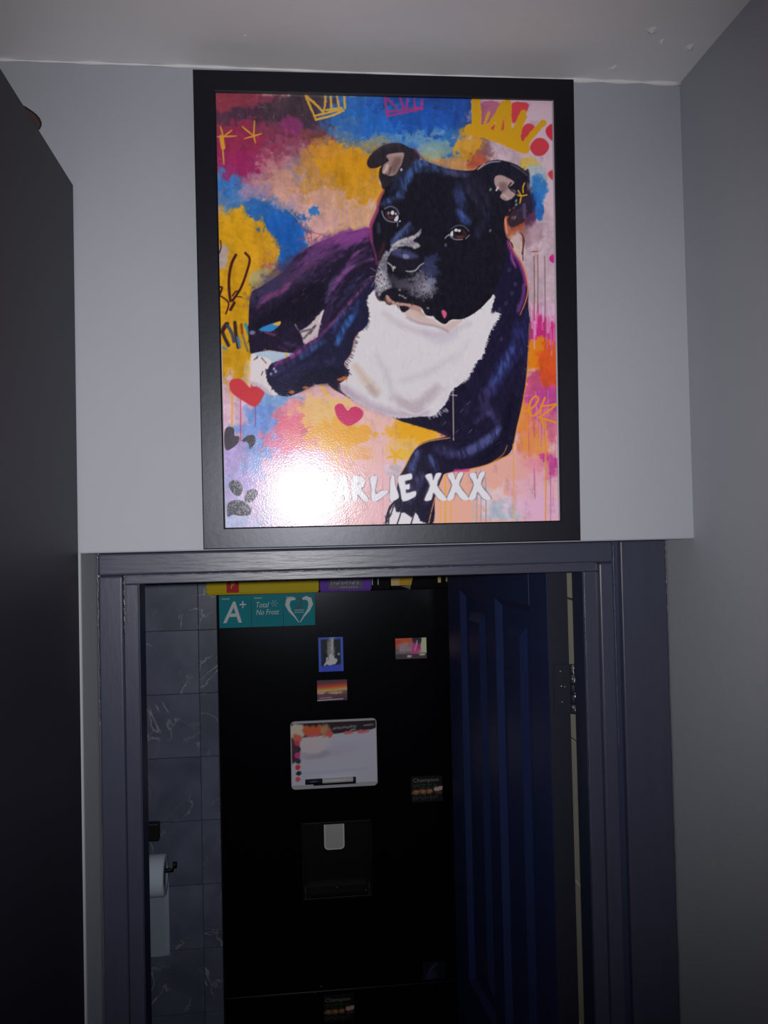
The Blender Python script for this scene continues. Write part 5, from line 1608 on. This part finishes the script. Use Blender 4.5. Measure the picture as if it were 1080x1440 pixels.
r1, xa, xb, z = game_box('yellow_box', 'flat yellow box with a red square on top of the fridge', 290, 448.5, yA, 0.27, 0.062, M_yel)
q0, q1 = px_x(318.5, yA), px_x(336, yA)
box('red_square', M_redc, r1, q0, q1, yA-0.0008, yA, z+0.0055, z+0.060)
qm = (q0+q1)/2
text_mesh('lettering', 'P', M_yel, r1, qm-0.006, yA-0.0012, z+0.018, 0.020, 0.012, 0.2, 0.03)
r2, xa, xb, z = game_box('purple_box', 'flat purple box with pale print on top of the fridge', 449.5, 522.5, yA, 0.25, 0.060, M_pur)
b = nb()
w_ = xb-xa
bx(b, xa+w_*0.18, xa+w_*0.83, yA-0.0006, yA, z+0.006, z+0.052)
obj('dark_panel', b, mat('deep_purple_ink', (0.035, 0.018, 0.09), 0.45, 0.4), r2)
b = nb()
bx(b, xa+w_*0.20, xa+w_*0.81, yA-0.0009, yA-0.0006, z+0.034, z+0.041)
for k in range(11):
    t = xa+w_*(0.22+0.05*k)
    bx(b, t, t+w_*(0.018+0.012*(k % 3)), yA-0.0009, yA-0.0006, z+0.020+0.003*(k % 2), z+0.031-0.002*(k % 3))
for k in range(7):
    t = xa+w_*(0.40+0.05*k)
    bx(b, t, t+w_*0.03, yA-0.0009, yA-0.0006, z+0.010, z+0.014)
obj('print_lines', b, mat('lilac_ink', (0.30, 0.28, 0.40), 0.5, 0.3), r2)
r3, xa, xb, z = game_box('black_box', 'slim black box with two white marks between purple and gold boxes', 523, 548.5, yA+0.004, 0.20, 0.058, M_blk)
b = nb()
for px in (523.4, 531.5):
    t = px_x(px, yA)
    bx(b, t, t+0.0022, yA+0.0034, yA+0.004, z+0.016, z+0.040)
obj('white_mark', b, M_ink, r3)
yG2 = yA+0.02
r4, xa, xb, z = game_box('gold_and_black_box', 'black box with gold corner print on top of the fridge', 549.5, 632, yG2, 0.22, 0.064, M_blk)
def xp(px):
    return px_x(px, yG2)
zt_ = z+0.060
zf = lambda py: at(590, py, yG2).z
zlo = zf(822.5)
obj('gold_print', prism(nb(), [(xp(550), zlo), (xp(562), zlo), (xp(562), zt_), (xp(550), zt_)], yG2-0.0006, yG2), M_pgold, r4)
obj('gold_print', prism(nb(), [(xp(562), zlo), (xp(578), zlo), (xp(584), zt_), (xp(562), zt_)], yG2-0.0006, yG2), M_gold, r4)
obj('gold_print', prism(nb(), [(xp(616), zf(820)), (xp(620), zf(820)), (xp(620.5), zt_), (xp(615.5), zt_)], yG2-0.0006, yG2), M_pgold, r4)
obj('gold_print', prism(nb(), [(xp(627), zf(819)), (xp(631), zf(819)), (xp(631), zt_), (xp(627), zt_)], yG2-0.0006, yG2), mat('dull_gold_card', (0.30, 0.24, 0.10), 0.45, 0.4), r4)
obj('grey_print', prism(nb(), [(xp(564), zf(823.5)), (xp(577), zf(828)), (xp(577.5), zf(822.5))], yG2-0.0008, yG2), M_card, r4)
# ------------------------------------------------------------------ toilet roll on its holder
YR = YT-0.072
rc = at(222, 1231, YR)
RR = 0.0595*YR/2.62
xe = at(231, 1231, YR-0.03).x
rw = 0.100
roll = empty('toilet_roll', (xe-rw/2, YR, rc.z))
tag(roll, 'white toilet roll with a hanging sheet on the tiled wall', 'toilet roll')
b = nb()
ri = 0.022
prof = [(0.0, ri), (0.0, RR-0.002), (0.002, RR), (rw-0.002, RR), (rw, RR-0.002), (rw, ri)]
lathe_x(b, prof, xe-rw, YR, rc.z, 44, True)
obj('paper', b, M_paper, roll, True)
b = nb()
lathe_x(b, [(0.001, ri), (rw-0.001, ri), (rw-0.001, ri-0.0015), (0.001, ri-0.0015)], xe-rw, YR, rc.z, 28, True)
obj('core', b, M_card, roll, True)
# sheet leaving the back of the roll and hanging down
zbot = at(225, 1345, YT-0.012).z
ys = YR+RR
n = 16
b = nb()
rows = []
for k in range(n+1):
    t = k/n
    z_ = rc.z+(zbot-rc.z)*t
    y_ = ys+0.0006+0.002*math.sin(t*3)*t
    rows.append([b.verts.new((xe-rw+0.001+(rw-0.002)*j/6, y_+0.0012*math.sin(j*1.3+k*0.4), z_)) for j in range(7)])
for k in range(n):
    for j in range(6):
        b.faces.new((rows[k][j], rows[k][j+1], rows[k+1][j+1], rows[k+1][j]))
bmesh.ops.solidify(b, geom=b.faces[:], thickness=0.0006)
obj('hanging_sheet', b, M_paper, roll, True)
hp = at(213, 1171, YT-0.03)
hold = empty('toilet_roll_holder', (hp.x, YT, hp.z))
tag(hold, 'black toilet roll holder fixed to the marble tiles', 'holder')
obj('mounting_plate', bx(nb(), hp.x-0.030, hp.x+0.022, YT-0.030, YT-0.0002, hp.z-0.028, hp.z+0.026, 0.004, 2), M_black, hold)
xl = xe-rw-0.012
obj('arm', tube(nb(), [(hp.x-0.015, YT-0.026, hp.z-0.01), (hp.x-0.03, YT-0.045, hp.z-0.02), (xl, YR, hp.z-0.05), (xl, YR, rc.z+0.03), (xl+0.003, YR, rc.z+0.014), (xl+0.014, YR, rc.z+0.012)], 0.0055, 12), M_black, hold, True)
xt = at(246, 1215, YR).x
obj('bar', tube(nb(), [(xl+0.014, YR, rc.z+0.0125), (xe+0.008, YR, rc.z+0.0125), (xt-0.006, YR, rc.z+0.0135), (xt, YR, rc.z+0.020), (xt, YR, rc.z+0.036)], 0.0065, 12), M_black, hold, True)
